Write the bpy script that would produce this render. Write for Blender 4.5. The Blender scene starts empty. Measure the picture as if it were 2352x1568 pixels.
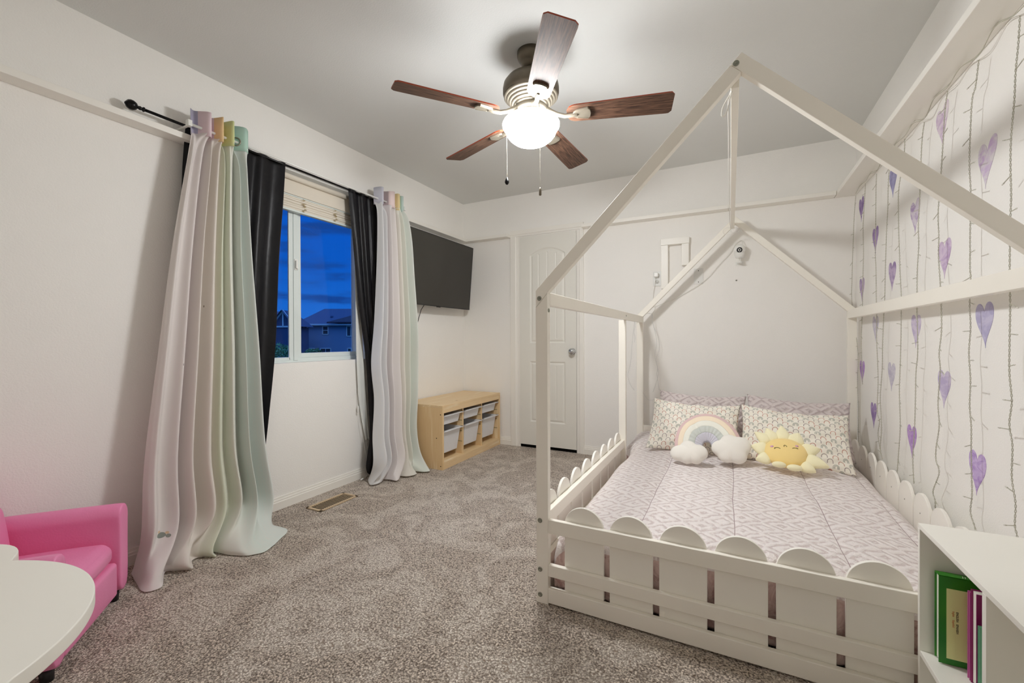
import bpy, bmesh, math, random
import numpy as np
from mathutils import Vector, Matrix
random.seed(7); np.random.seed(7)
SC = bpy.context.scene
COL = SC.collection
PI = math.pi
# ------------------------------------------------------------------ camera
XL, YB, XR, YF, CZ = -2.474, 3.740, 0.776, -0.50, 2.44      # room planes
cam_d = bpy.data.cameras.new('camera'); cam = bpy.data.objects.new('camera', cam_d); COL.objects.link(cam)
yaw, pit, rol = -0.4723, -0.0047, -0.0036
F = Vector((math.sin(yaw)*math.cos(pit), math.cos(yaw)*math.cos(pit), math.sin(pit)))
R0 = Vector((math.cos(yaw), -math.sin(yaw), 0)); U0 = R0.cross(F)
R = math.cos(rol)*R0 + math.sin(rol)*U0; U = -math.sin(rol)*R0 + math.cos(rol)*U0
cam.matrix_world = Matrix(((R.x, U.x, -F.x, 0), (R.y, U.y, -F.y, 0), (R.z, U.z, -F.z, 1.0366), (0, 0, 0, 1)))
cam_d.sensor_width = 36; cam_d.lens = 36*983.1/2352; cam_d.clip_start = 0.02; cam_d.clip_end = 300
SC.camera = cam
# ------------------------------------------------------------------ exposure
SC.view_settings.view_transform = 'Standard'; SC.view_settings.look = 'None'
SC.view_settings.gamma = 1.0; SC.view_settings.use_curve_mapping = False
SC.view_settings.exposure = 0.0
SC.cycles.use_denoising = True; SC.cycles.adaptive_threshold = 0.04
SC.cycles.max_bounces = 11; SC.cycles.diffuse_bounces = 9; SC.cycles.glossy_bounces = 4
SC.cycles.transmission_bounces = 6; SC.cycles.transparent_max_bounces = 12
SC.cycles.caustics_reflective = False; SC.cycles.caustics_refractive = False
SC.cycles.sample_clamp_indirect = 12.0
LAMP_EMIT = 121.0          # glowing glass bowl of the ceiling fan
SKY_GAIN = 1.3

# ------------------------------------------------------------------ node helper
def lin(c):
    return tuple((x/12.92 if x <= 0.04045 else ((x+0.055)/1.055)**2.4) for x in (v/255.0 for v in c))
class E:
    """socket wrapper with arithmetic"""
    def __init__(s, nt, k): s.nt = nt; s.k = k
    def m(s, op, *a):
        n = s.nt.nodes.new('ShaderNodeMath'); n.operation = op
        for i, v in enumerate((s,)+a):
            if isinstance(v, E): s.nt.links.new(v.k, n.inputs[i])
            else: n.inputs[i].default_value = v
        return E(s.nt, n.outputs[0])
    def __add__(s, o): return s.m('ADD', o)
    def __sub__(s, o): return s.m('SUBTRACT', o)
    def __mul__(s, o): return s.m('MULTIPLY', o)
    def __truediv__(s, o): return s.m('DIVIDE', o)
    def abs(s): return s.m('ABSOLUTE')
    def fract(s): return s.m('FRACT')
    def floor(s): return s.m('FLOOR')
    def sin(s): return s.m('SINE')
    def lt(s, o): return s.m('LESS_THAN', o)
    def gt(s, o): return s.m('GREATER_THAN', o)
    def mx(s, o): return s.m('MAXIMUM', o)
    def mn(s, o): return s.m('MINIMUM', o)
    def sqrt(s): return s.m('SQRT')
    def step(s, a, b):      # smooth 0..1 between a and b
        n = s.nt.nodes.new('ShaderNodeMapRange'); n.interpolation_type = 'SMOOTHSTEP'
        s.nt.links.new(s.k, n.inputs['Value']); n.inputs['From Min'].default_value = a; n.inputs['From Max'].default_value = b
        return E(s.nt, n.outputs[0])
class Mt:
    def __init__(s, name, rough=0.5, spec=0.5, metal=0.0, sheen=0.0):
        s.m = bpy.data.materials.new(name); s.m.use_nodes = True; s.nt = s.m.node_tree
        s.b = s.nt.nodes['Principled BSDF']; s.b.inputs['Roughness'].default_value = rough
        s.b.inputs['Specular IOR Level'].default_value = spec; s.b.inputs['Metallic'].default_value = metal
        if sheen: s.b.inputs['Sheen Weight'].default_value = sheen; s.b.inputs['Sheen Roughness'].default_value = .5
    def node(s, t): return s.nt.nodes.new(t)
    def coord(s, kind='Object'):
        n = s.node('ShaderNodeTexCoord'); return n.outputs[kind]
    def xyz(s, k):
        n = s.node('ShaderNodeSeparateXYZ'); s.nt.links.new(k, n.inputs[0]); return [E(s.nt, o) for o in n.outputs]
    def comb(s, x, y, z=0.0):
        n = s.node('ShaderNodeCombineXYZ')
        for i, v in enumerate((x, y, z)):
            if isinstance(v, E): s.nt.links.new(v.k, n.inputs[i])
            else: n.inputs[i].default_value = v
        return n.outputs[0]
    def noise(s, scale, detail=3, rough=.5, vec=None, sc3=None, dist=0.0):
        n = s.node('ShaderNodeTexNoise'); n.inputs['Scale'].default_value = scale; n.inputs['Detail'].default_value = detail
        n.inputs['Roughness'].default_value = rough; n.inputs['Distortion'].default_value = dist
        v = vec if vec is not None else s.coord()
        if sc3:
            mp = s.node('ShaderNodeMapping'); mp.inputs['Scale'].default_value = sc3; s.nt.links.new(v, mp.inputs[0]); v = mp.outputs[0]
        s.nt.links.new(v, n.inputs['Vector']); return E(s.nt, n.outputs['Fac'])
    def vor(s, scale, vec=None, feat='F1'):
        n = s.node('ShaderNodeTexVoronoi'); n.inputs['Scale'].default_value = scale; n.feature = feat
        s.nt.links.new(vec if vec is not None else s.coord(), n.inputs['Vector']); return E(s.nt, n.outputs['Distance'])
    def mix(s, f, a, b):
        n = s.node('ShaderNodeMix'); n.data_type = 'RGBA'
        if isinstance(f, E): s.nt.links.new(f.k, n.inputs[0])
        else: n.inputs[0].default_value = f
        for i, v in ((6, a), (7, b)):
            if isinstance(v, tuple): n.inputs[i].default_value = (*v, 1)
            else: s.nt.links.new(v, n.inputs[i])
        return n.outputs[2]
    def ramp(s, f, stops, interp='LINEAR'):
        n = s.node('ShaderNodeValToRGB'); n.color_ramp.interpolation = interp; cr = n.color_ramp
        while len(cr.elements) < len(stops): cr.elements.new(.5)
        for e, (p, c) in zip(cr.elements, stops): e.position = p; e.color = (*c, 1)
        s.nt.links.new(f.k, n.inputs[0]); return n.outputs[0]
    def col(s, v):
        if isinstance(v, tuple): s.b.inputs['Base Color'].default_value = (*v, 1)
        else: s.nt.links.new(v, s.b.inputs['Base Color'])
        return s
    def bump(s, h, strength=.3, dist=.002):
        n = s.node('ShaderNodeBump'); n.inputs['Strength'].default_value = strength; n.inputs['Distance'].default_value = dist
        s.nt.links.new(h.k, n.inputs['Height']); s.nt.links.new(n.outputs[0], s.b.inputs['Normal']); return s
def plain(name, rgb, rough=.5, spec=.5, metal=0.0, nscale=0, nstr=.15, ndist=.001, sheen=0.0, var=.04):
    k = Mt(name, rough, spec, metal, sheen); c = lin(rgb)
    f = k.noise(9, 3); k.col(k.mix(f, tuple(x*(1-var) for x in c), tuple(min(1, x*(1+var)) for x in c)))
    if nscale: k.bump(k.noise(nscale, 3), nstr, ndist)
    return k.m

MAT = {}
MAT['wall'] = plain('wall_paint', (244, 242, 238), .75, .25, nscale=170, nstr=.55, ndist=.0022, var=.01)
MAT['wallback'] = MAT['wall']
MAT['ceil'] = plain('ceiling_paint', (222, 223, 221), .85, .15, nscale=150, nstr=.4, ndist=.002, var=.01)
MAT['trim'] = plain('trim_gloss_white', (243, 240, 233), .38, .5, var=.01)
MAT['door'] = plain('door_paint', (232, 230, 222), .42, .5, nscale=60, nstr=.05, var=.01)
MAT['bed'] = plain('bed_white_lacquer', (247, 243, 233), .35, .45, nscale=30, nstr=.04, var=.015)
MAT['scallop'] = plain('scallop_white_lacquer', (247, 244, 236), .4, .45, nscale=30, nstr=.04, var=.015)
MAT['lam'] = plain('white_laminate', (244, 242, 234), .32, .45, var=.01)
MAT['chrome'] = plain('chrome', (205, 208, 210), .12, .5, 1.0)
MAT['bolt'] = plain('zinc_bolt', (150, 152, 140), .35, .5, .9)
MAT['black'] = plain('black_plastic', (22, 22, 24), .4)
MAT['blackmetal'] = plain('black_metal', (18, 16, 16), .25, .6, .6)
MAT['dark'] = plain('dark_void', (14, 12, 10), .9, .1)  # near-black: painted shade under door and in vent, also holes and screws
MAT['plastic'] = plain('white_plastic', (236, 236, 232), .3, .5)
MAT['vinyl'] = plain('white_vinyl', (222, 230, 228), .35, .45)
MAT['wire'] = plain('clear_wire', (186, 183, 168), .35, .5)
MAT['whitecord'] = plain('white_cord', (232, 230, 224), .5)
MAT['cloud'] = plain('white_plush', (240, 236, 228), .95, .1, nscale=420, nstr=.5, ndist=.0015, sheen=.4)
MAT['ray'] = plain('pale_yellow_plush', (250, 243, 204), .95, .1, nscale=420, nstr=.5, ndist=.0015, sheen=.4)
MAT['sun'] = plain('golden_plush', (250, 222, 150), .95, .1, nscale=420, nstr=.5, ndist=.0015, sheen=.4)
MAT['thread'] = plain('olive_thread', (92, 84, 40), .8)
MAT['blush'] = plain('pink_felt', (222, 170, 196), .9)
MAT['bin'] = plain('bin_plastic', (226, 226, 228), .45, .4)

k = Mt('carpet', .95, .1); n1 = k.noise(320, 3, .6); n2 = k.noise(150, 3, .65); big = k.noise(3.4, 4, .6, dist=1.6); v = k.vor(130)
tuft = (n1*.35+n2*.65-v*.25+.09).step(.30, .57)
c1 = k.mix(tuft, lin((104, 87, 72)), lin((232, 215, 198)))
c2 = k.mix(tuft, lin((158, 138, 120)), lin((249, 237, 223)))
k.col(k.mix(big.step(.42, .60), c1, c2)); k.bump(tuft*1.0-v*.6+big*.5, .85, .007); k.b.inputs['Sheen Weight'].default_value = .2
MAT['carpet'] = k.m

k = Mt('pine', .45, .35)
g = k.noise(2.2, 2, .5, sc3=(9, .8, 9), dist=.4); rings = ((g*9).sin()*.5+.5).step(.15, .95); fine = k.noise(16, 2, sc3=(8, .5, 8))
kn = k.vor(3.2, vec=k.comb(*[a_*b_ for a_, b_ in zip(k.xyz(k.coord()), (2.0, 1.0, 2.0))])).step(.10, .03)
k.col(k.mix(kn, k.mix(rings*.7+fine*.3, lin((226, 194, 146)), lin((250, 236, 208))), lin((170, 128, 84)))); MAT['pine'] = k.m
k = Mt('pine_crosscut', .5, .3)
g = k.noise(2.2, 2, .5, sc3=(8, 8, .7), dist=.4); rings = ((g*10).sin()*.5+.5).step(.15, .95); fine = k.noise(16, 2, sc3=(8, 8, .5))
k.col(k.mix(rings*.7+fine*.3, lin((224, 190, 140)), lin((249, 232, 198)))); MAT['pine_side'] = k.m

k = Mt('walnut_blade', .55, .3); g = k.noise(9, 4, .6, vec=k.coord('UV'), sc3=(1.2, 16, 1)); s2 = k.noise(24, 2, .7, vec=k.coord('UV'), sc3=(.5, 9, 1))
base = k.mix(g.step(.35, .68), lin((62, 42, 32)), lin((112, 82, 64)))
k.col(k.mix(s2.step(.76, .82), base, lin((150, 112, 88)))); MAT['blade'] = k.m
k = Mt('cherry_edge', .4, .5); k.col(lin((150, 62, 34))); MAT['blade_edge'] = k.m
k = Mt('aged_bronze', .42, .5, .75); f = k.noise(14, 4); k.col(k.mix(f, lin((84, 76, 64)), lin((132, 122, 106)))); MAT['bronze'] = k.m
k = Mt('brushed_nickel', .5, .5, .8); f = k.noise(20, 3); k.col(k.mix(f, lin((140, 132, 118)), lin((168, 160, 144)))); MAT['nickel'] = k.m
k = Mt('lit_glass_bowl', .3); k.col((1, .97, .9)); k.b.inputs['Emission Color'].default_value = (.975, .985, .99, 1)
k.b.inputs['Emission Strength'].default_value = LAMP_EMIT; MAT['bowl'] = k.m
k = Mt('frosted_glass_shoulder', .35); k.col((.95, .93, .88)); k.b.inputs['Emission Color'].default_value = (.975, .985, .99, 1)
k.b.inputs['Emission Strength'].default_value = LAMP_EMIT*.24; MAT['shoulder'] = k.m

k = Mt('pink_leatherette', .42, .5); f = k.noise(6, 3); k.col(k.mix(f, lin((232, 132, 178)), lin((241, 148, 192)))); k.bump(k.noise(160, 2)*.4+k.noise(14, 3), .35, .003); MAT['pink'] = k.m
k = Mt('black_satin', .42, .35); x, y, z = k.xyz(k.coord()); k.col(lin((17, 16, 20))); k.bump(k.noise(7, 3, .6), .5, .01); MAT['blackout'] = k.m
k = Mt('tv_glass', .20, .6); k.col(lin((46, 43, 37))); MAT['screen'] = k.m

def translucent(k, amt, col):
    nt = k.nt; out = nt.nodes['Material Output']; t = nt.nodes.new('ShaderNodeBsdfTranslucent'); mixn = nt.nodes.new('ShaderNodeMixShader')
    mixn.inputs[0].default_value = amt; nt.links.new(col, t.inputs[0])
    nt.links.new(k.b.outputs[0], mixn.inputs[1]); nt.links.new(t.outputs[0], mixn.inputs[2]); nt.links.new(mixn.outputs[0], out.inputs[0])
def sheer(name, stops, prints=()):
    k = Mt(name, .85, .15, sheen=.2); u, v, w = k.xyz(k.coord('UV'))
    wob = k.noise(3, 2, vec=k.coord('UV'))*.06-.03
    base = k.ramp(u+wob, stops); g = k.noise(40, 3, vec=k.coord('UV'), sc3=(6, .4, 1))
    c = k.mix(g.step(.3, .7)*.35, base, lin((244, 240, 234)))
    for (pu, pv, ru, rv, rgb) in prints:
        d = (((u-pu)/ru).m('POWER', 2.0)+((v-pv)/rv).m('POWER', 2.0)).lt(1.0); c = k.mix(d, c, lin(rgb))
    k.col(c); translucent(k, .3, c); return k.m
pr = [(.130, .263, .018, .0075, (158, 164, 156)), (.155, .260, .008, .005, (162, 166, 158)), (.120, .272, .006, .0035, (230, 206, 174)), (.150, .268, .006, .0035, (230, 206, 174)),
      (.40, .63, .002, .0016, (150, 140, 120)), (.18, .55, .002, .0016, (140, 134, 130)), (.62, .60, .002, .0016, (140, 146, 130)), (.88, .58, .002, .0016, (120, 130, 120)), (.60, .33, .002, .0016, (120, 120, 110))]
MAT['sheerL'] = sheer('sheer_rainbow', [(0, lin((241, 236, 234))), (.25, lin((241, 234, 234))), (.33, lin((242, 236, 230))), (.48, lin((243, 236, 228))), (.55, lin((234, 238, 218))), (.72, lin((240, 241, 234))), (.80, lin((230, 239, 233))), (1, lin((237, 241, 239)))], pr)
MAT['sheerR'] = sheer('sheer_rainbow_pale', [(0, lin((240, 241, 243))), (.2, lin((241, 241, 243))), (.3, lin((243, 238, 239))), (.5, lin((243, 238, 236))), (.6, lin((243, 238, 230))), (.75, lin((240, 241, 232))), (.85, lin((232, 239, 230))), (1, lin((240, 242, 240)))])
def band(name, stops):
    k = Mt(name, .75, .2); u, v, w = k.xyz(k.coord('UV')); k.col(k.ramp(u, stops, 'CONSTANT')); return k.m
MAT['bandL'] = band('header_stripes', [(0, lin((176, 172, 192))), (.085, lin((226, 204, 210))), (.36, lin((230, 198, 150))), (.55, lin((210, 215, 158))), (.735, lin((178, 208, 194)))])
MAT['bandR'] = band('header_stripes_right', [(0, lin((200, 200, 212))), (.22, lin((180, 164, 166))), (.36, lin((230, 210, 208))), (.62, lin((228, 208, 158))), (.76, lin((186, 206, 188))), (.9, lin((196, 212, 206)))])

# comforter: tufted concentric diamonds
def tufted(name, cx, cy, cell, base, line, axes=(0, 1), vec=None, warp=.012, seams=()):
    k = Mt(name, .95, .08, sheen=.25); P = k.xyz(vec(k) if vec else k.coord()); a, b = P[axes[0]], P[axes[1]]
    wx = k.noise(26, 3)*(2*warp)-warp; wy = k.noise(23, 3, sc3=(1, 1.3, .8))*(2*warp)-warp
    fx = ((a+wx+9.0)/cx).fract()-.5; fy = ((b+wy+9.0)/cy).fract()-.5
    d = fx.abs()+fy.abs()                       # 0..1 concentric diamonds
    s = (d*(2*PI*cell)).sin()
    br = k.noise(60, 2).step(.3, .5)
    ln = s.step(.25, .9)*br
    c = k.mix(ln, lin(base), lin(line)); hgt = s*(-1.0)+k.noise(300, 2)*1.2+k.noise(6, 2)*.8
    for sx in seams:
        sd = (a-sx+(k.noise(3, 2)*.02-.01)).abs().lt(.0014); c = k.mix(sd, c, lin((170, 148, 150)))
    k.col(c); k.bump(hgt, .7, .004); return k.m
MAT['comforter'] = tufted('tufted_comforter', .138, .122, 3.0, (243, 235, 233), (214, 200, 198), warp=.017, seams=(-.315, .01, .335, .60))
MAT['sham'] = tufted('tufted_sham', .13, .115, 2.8, (228, 217, 215), (198, 183, 183), vec=lambda k: k.coord('UV'), warp=.006)
k = Mt('comforter_reverse', .8, .2, sheen=.2); f = k.noise(9, 4, .7, dist=2); k.col(k.mix(f.step(.35, .6), lin((176, 140, 134)), lin((214, 190, 184)))); k.bump(f, .6, .01); MAT['reverse'] = k.m

# pillowcase with little rainbows (UV in metres)
k = Mt('rainbow_cotton', .85, .15, sheen=.15); u, v, w = k.xyz(k.coord('UV'))
cu, cv = .052, .0265
row = (v/cv).floor(); par = (row*.5).fract()*2.0
uu = u/cu+par*.5+50; fx = (uu.fract()-.5)*cu; fy = (v/cv).fract()*cv; idx = uu.floor()
yy = fy-.0100
rr = (fx*fx+(yy.mx(0.0))*(yy.mx(0.0))).sqrt()
leg = fy.gt(.0015)
def arc(r0, r1): return rr.gt(r0)*rr.lt(r1)*leg
hsh = ((idx*2.0+row*3.0)/6.0).fract()       # 0,1/3,2/3... pattern
h3 = ((idx+row)/3.0+.01).fract()
single = arc(.0112, .0148)
triple = arc(.0130, .0148).mx(arc(.0092, .0110)).mx(arc(.0054, .0072))
is3 = h3.lt(.3)
mask = single*(is3*(-1.0)+1.0)+triple*is3
cA = k.mix(h3.gt(.6), lin((160, 148, 146)), lin((194, 142, 126)))
cB = k.mix(is3, cA, lin((124, 134, 126)))
k.col(k.mix(mask, lin((243, 238, 226)), cB)); k.bump(k.noise(8, 3, vec=k.coord('UV')), .4, .006); MAT['rainbowcase'] = k.m

# watercolour heart decals
def heartmat(i, dark, light, sc=14):
    k = Mt('watercolour_%d' % i, .6, .2); f = k.noise(sc, 4, .6, dist=1.0, sc3=(1, 1, 1+.1*i)); k.col(k.mix(f.step(.36, .66), lin(light), lin(dark))); return k.m

# ------------------------------------------------------------------ mesh helpers
class MB:
    def __init__(s): s.v = []; s.f = []; s.mi = []; s.uv = None; s.smooth = []
    def add(s, vs, fs, mi=0, smooth=False):
        o = len(s.v); s.v += [tuple(map(float, p)) for p in vs]; s.f += [tuple(i+o for i in f) for f in fs]; s.mi += [mi]*len(fs); s.smooth += [smooth]*len(fs); return s
    def box(s, x0, x1, y0, y1, z0, z1, mi=0):
        v = [(x, y, z) for z in (z0, z1) for y in (y0, y1) for x in (x0, x1)]
        return s.add(v, [(0, 2, 3, 1), (4, 5, 7, 6), (0, 1, 5, 4), (2, 6, 7, 3), (0, 4, 6, 2), (1, 3, 7, 5)], mi)
    def prism(s, poly, axis, a, b, mi=0, smooth=False):
        """poly: 2D points; axis: extrusion axis (0 x: pts (y,z); 1 y: pts (x,z); 2 z: pts (x,y))"""
        def P(p, t): return (t, p[0], p[1]) if axis == 0 else ((p[0], t, p[1]) if axis == 1 else (p[0], p[1], t))
        n = len(poly); v = [P(p, a) for p in poly]+[P(p, b) for p in poly]
        s.add(v, [tuple(range(n)), tuple(range(2*n-1, n-1, -1))], mi)
        o = len(s.v)-2*n
        for i in range(n):
            j = (i+1) % n; s.f.append((o+i, o+j, o+n+j, o+n+i)); s.mi.append(mi); s.smooth.append(smooth)
        return s
    def lathe(s, prof, c, n=32, mi=0, axis='z'):
        """prof: (r, h) list"""
        vs = []; fs = []
        for (r, h) in prof:
            for i in range(n):
                a = 2*PI*i/n; p = (r*math.cos(a), r*math.sin(a), h)
                if axis == 'y': p = (p[0], p[2], p[1])
                if axis == 'x': p = (p[2], p[0], p[1])
                vs.append((c[0]+p[0], c[1]+p[1], c[2]+p[2]))
        m = len(prof)
        for j in range(m-1):
            for i in range(n): fs.append((j*n+i, j*n+(i+1) % n, (j+1)*n+(i+1) % n, (j+1)*n+i))
        fs.append(tuple(range(n-1, -1, -1))); fs.append(tuple((m-1)*n+i for i in range(n)))
        return s.add(vs, fs, mi, True)
    def tube(s, pts, r, n=8, mi=0):
        pts = [Vector(p) for p in pts]; vs = []; fs = []; up = None
        for i, p in enumerate(pts):
            d = (pts[min(i+1, len(pts)-1)]-pts[max(i-1, 0)])
            if d.length < 1e-9: d = Vector((0, 0, 1))
            d.normalize()
            if up is None:
                up = Vector((0, 0, 1)) if abs(d.z) < .9 else Vector((1, 0, 0))
            a = d.cross(up)
            if a.length < 1e-4: a = d.orthogonal()
            a.normalize(); up = a.cross(d).normalized(); rr = r[i] if isinstance(r, (list, tuple)) else r
            for q in range(n):
                t = 2*PI*q/n; vs.append(p+a*(rr*math.cos(t))+up*(rr*math.sin(t)))
        for i in range(len(pts)-1):
            for q in range(n): fs.append((i*n+q, i*n+(q+1) % n, (i+1)*n+(q+1) % n, (i+1)*n+q))
        fs.append(tuple(range(n-1, -1, -1))); fs.append(tuple((len(pts)-1)*n+q for q in range(n)))
        return s.add(vs, fs, mi, True)
    def sphere(s, c, r, n=16, mi=0, sc=(1, 1, 1)):
        prof = []; vs = []; fs = []; m = n//2
        for j in range(m+1):
            t = PI*j/m
            for i in range(n):
                a = 2*PI*i/n; vs.append((c[0]+sc[0]*r*math.sin(t)*math.cos(a), c[1]+sc[1]*r*math.sin(t)*math.sin(a), c[2]+sc[2]*r*math.cos(t)))
        for j in range(m):
            for i in range(n): fs.append((j*n+i, (j+1)*n+i, (j+1)*n+(i+1) % n, j*n+(i+1) % n))
        return s.add(vs, fs, mi, True)
    def grid(s, P, UV=None, mi=0, smooth=True):
        nv, nu = P.shape[:2]; o = len(s.v); s.v += [tuple(p) for p in P.reshape(-1, 3).tolist()]
        for j in range(nv-1):
            for i in range(nu-1): s.f.append((o+j*nu+i, o+j*nu+i+1, o+(j+1)*nu+i+1, o+(j+1)*nu+i)); s.mi.append(mi); s.smooth.append(smooth)
        if UV is not None:
            if s.uv is None: s.uv = {}
            for q, t in enumerate(UV.reshape(-1, 2).tolist()): s.uv[o+q] = t
        return s
    def xf(s, M):
        s.v = [tuple(M @ Vector(p)) for p in s.v]; return s
    def build(s, name, mats, parent=None, bevel=0, seg=2, solid=0, sub=0, weld=False):
        if not isinstance(mats, (list, tuple)): mats = [mats]
        off = Vector((0, 0, 0))
        if parent is not None:
            top = parent
            while top.parent: top = top.parent
            off = Vector(top.location)
        me = bpy.data.meshes.new(name); me.from_pydata([tuple(Vector(p)-off) for p in s.v], [], s.f)
        for m in mats: me.materials.append(m)
        me.polygons.foreach_set('material_index', s.mi); me.polygons.foreach_set('use_smooth', s.smooth)
        if s.uv:
            ul = me.uv_layers.new(name='UVMap'); li = np.zeros(len(me.loops), dtype=np.int32); me.loops.foreach_get('vertex_index', li)
            arr = np.zeros((len(s.v), 2)); 
            for q, t in s.uv.items(): arr[q] = t
            ul.data.foreach_set('uv', arr[li].ravel())
        bm = bmesh.new(); bm.from_mesh(me)
        if weld: bmesh.ops.remove_doubles(bm, verts=bm.verts, dist=1e-5)
        if not s.uv or weld: bmesh.ops.recalc_face_normals(bm, faces=bm.faces)
        bm.to_mesh(me); bm.free(); me.update()
        o = bpy.data.objects.new(name, me); COL.objects.link(o)
        if parent is not None: o.parent = parent
        if solid: md = o.modifiers.new('thick', 'SOLIDIFY'); md.thickness = solid; md.offset = 0
        if bevel:
            md = o.modifiers.new('bevel', 'BEVEL'); md.width = bevel; md.segments = seg; md.limit_method = 'ANGLE'; md.angle_limit = .6
            for p in me.polygons: p.use_smooth = True
            w = o.modifiers.new('wn', 'WEIGHTED_NORMAL'); w.keep_sharp = True
        if sub: md = o.modifiers.new('sub', 'SUBSURF'); md.levels = sub; md.render_levels = sub
        return o
def tag(o, label, cat, group=None, kind=None):
    o['label'] = label; o['category'] = cat
    if group: o['group'] = group
    if kind: o['kind'] = kind
    return o
def struct(o, label, cat):
    return tag(o, label, cat, kind='structure')
def thing(name, loc, label, cat, group=None, kind=None):
    o = bpy.data.objects.new(name, None); o.location = loc; o.empty_display_size = .05; COL.objects.link(o); return tag(o, label, cat, group, kind)
def plab(o, label): o['label'] = label; return o
def rbox(x0, x1, y0, y1, z0, z1, r=.01, n=4, puff=0.0, M=None):
    """rounded, optionally puffed, box as its own MB (superellipsoid-like grid cube)"""
    m = MB(); N = 14; c = np.array([(x0+x1)/2, (y0+y1)/2, (z0+z1)/2]); h = np.array([(x1-x0)/2, (y1-y0)/2, (z1-z0)/2]); r = min(r, h.min()*.98)
    def param(hh):
        inner = np.linspace(-(hh-r), hh-r, N); e = hh-r+r*np.linspace(.2, 1, 5); return np.concatenate([-e[::-1], inner, e])
    for ax in range(3):
        a, b = [(1, 2), (2, 0), (0, 1)][ax]; A, B = param(h[a]), param(h[b])
        for sgn in (-1, 1):
            P = np.zeros((len(B), len(A), 3)); P[..., a] = A[None, :]; P[..., b] = B[:, None]; P[..., ax] = sgn*h[ax]
            inn = np.clip(P, -(h-r), h-r); d = P-inn; L = np.linalg.norm(d, axis=-1, keepdims=True); L[L < 1e-9] = 1
            Q = inn+d/L*r
            if puff:
                ua = P/h; bul = (1-np.clip(np.abs(ua[..., a]), 0, 1)**2.2)*(1-np.clip(np.abs(ua[..., b]), 0, 1)**2.2)
                Q[..., ax] += sgn*puff*bul
            Q = Q+c
            if sgn < 0: Q = Q[:, ::-1]
            m.grid(Q)
    if M is not None: m.xf(M)
    return m

# ------------------------------------------------------------------ world (dusk sky)
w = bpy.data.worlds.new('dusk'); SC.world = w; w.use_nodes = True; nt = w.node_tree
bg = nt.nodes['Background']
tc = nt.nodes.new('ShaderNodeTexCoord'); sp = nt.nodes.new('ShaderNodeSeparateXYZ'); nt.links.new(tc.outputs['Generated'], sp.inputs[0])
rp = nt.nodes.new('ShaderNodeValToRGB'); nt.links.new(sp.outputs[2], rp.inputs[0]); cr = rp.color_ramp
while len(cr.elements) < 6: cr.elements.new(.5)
for e, (p, c) in zip(cr.elements, [(0, (.012, .11, .44)), (.06, (.008, .105, .47)), (.16, (.003, .075, .41)), (.34, (.003, .07, .42)), (.5, (.14, .42, 1.25)), (1, (.26, .66, 1.8))]): e.position = p; e.color = (*c, 1)  # upper sky brightened, out of view, to light the room and houses
mp = nt.nodes.new('ShaderNodeMapping'); mp.inputs['Scale'].default_value = (2.2, 2.2, 15); nt.links.new(tc.outputs['Generated'], mp.inputs[0])
nz = nt.nodes.new('ShaderNodeTexNoise'); nz.inputs['Scale'].default_value = 1.7; nz.inputs['Detail'].default_value = 6; nz.inputs['Roughness'].default_value = .55; nt.links.new(mp.outputs[0], nz.inputs['Vector'])
mr = nt.nodes.new('ShaderNodeMapRange'); mr.interpolation_type = 'SMOOTHSTEP'; mr.inputs[1].default_value = .47; mr.inputs[2].default_value = .62; nt.links.new(nz.outputs['Fac'], mr.inputs[0])
mxn = nt.nodes.new('ShaderNodeMix'); mxn.data_type = 'RGBA'; nt.links.new(mr.outputs[0], mxn.inputs[0]); nt.links.new(rp.outputs[0], mxn.inputs[6]); mxn.inputs[7].default_value = (.006, .045, .23, 1)
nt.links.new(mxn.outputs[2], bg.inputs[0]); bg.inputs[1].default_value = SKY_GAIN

# ------------------------------------------------------------------ room shell
struct(MB().box(XL, XR, YF, YB, -.12, 0).build('floor', MAT['carpet']), 'beige brown cut pile carpet over the whole room', 'carpet')
struct(MB().box(XL-.14, XR+.1, YF-.1, YB+.1, CZ, CZ+.1).build('ceiling', MAT['ceil']), 'pale grey painted ceiling with light texture', 'ceiling')
struct(MB().box(XL-.14, XR+.1, YB, YB+.1, -.1, CZ).build('wall_back', MAT['wall']), 'off-white wall behind the bed and door', 'wall')
struct(MB().box(XR, XR+.1, YF, YB, -.1, CZ).build('wall_right', MAT['wall']), 'white wall beside the bed under heart decals', 'wall')
struct(MB().box(XL-.14, XR+.1, YF-.1, YF, -.1, CZ).build('wall_front', MAT['wall']), 'off-white wall on the near side of the room', 'wall')
WY0, WY1, WZ0, WZ1 = 1.30, 2.385, .893, 2.13
m = MB(); m.box(XL-.14, XL, YF, WY0, -.1, CZ); m.box(XL-.14, XL, WY1, YB, -.1, CZ); m.box(XL-.14, XL, WY0, WY1, -.1, WZ0); m.box(XL-.14, XL, WY0, WY1, WZ1, CZ)
struct(m.build('wall_left', MAT['wall']), 'off-white wall around the window', 'wall')
def base_prof(t=.013, h=.075): return [(0, 0), (t, 0), (t, h*.62), (t*.75, h*.66), (t*.75, h*.80), (t*.5, h*.84), (t*.42, h), (0, h)]
struct(MB().prism([(XL+a, z) for a, z in base_prof()], 1, YF, YB-.001).build('baseboard_left', MAT['trim']), 'white moulded baseboard below the window wall', 'baseboard')
m = MB(); m.prism([(YB-a, z) for a, z in base_prof()], 0, XL+.013, -1.917); m.prism([(YB-a, z) for a, z in base_prof()], 0, -1.178, XR-.013)
struct(m.build('baseboard_back', MAT['trim']), 'white baseboard either side of the door', 'baseboard')
struct(MB().prism([(XR-a, z) for a, z in base_prof()], 1, YF, YB-.001).build('baseboard_right', MAT['trim']), 'white baseboard behind the bed on the right', 'baseboard')
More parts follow.
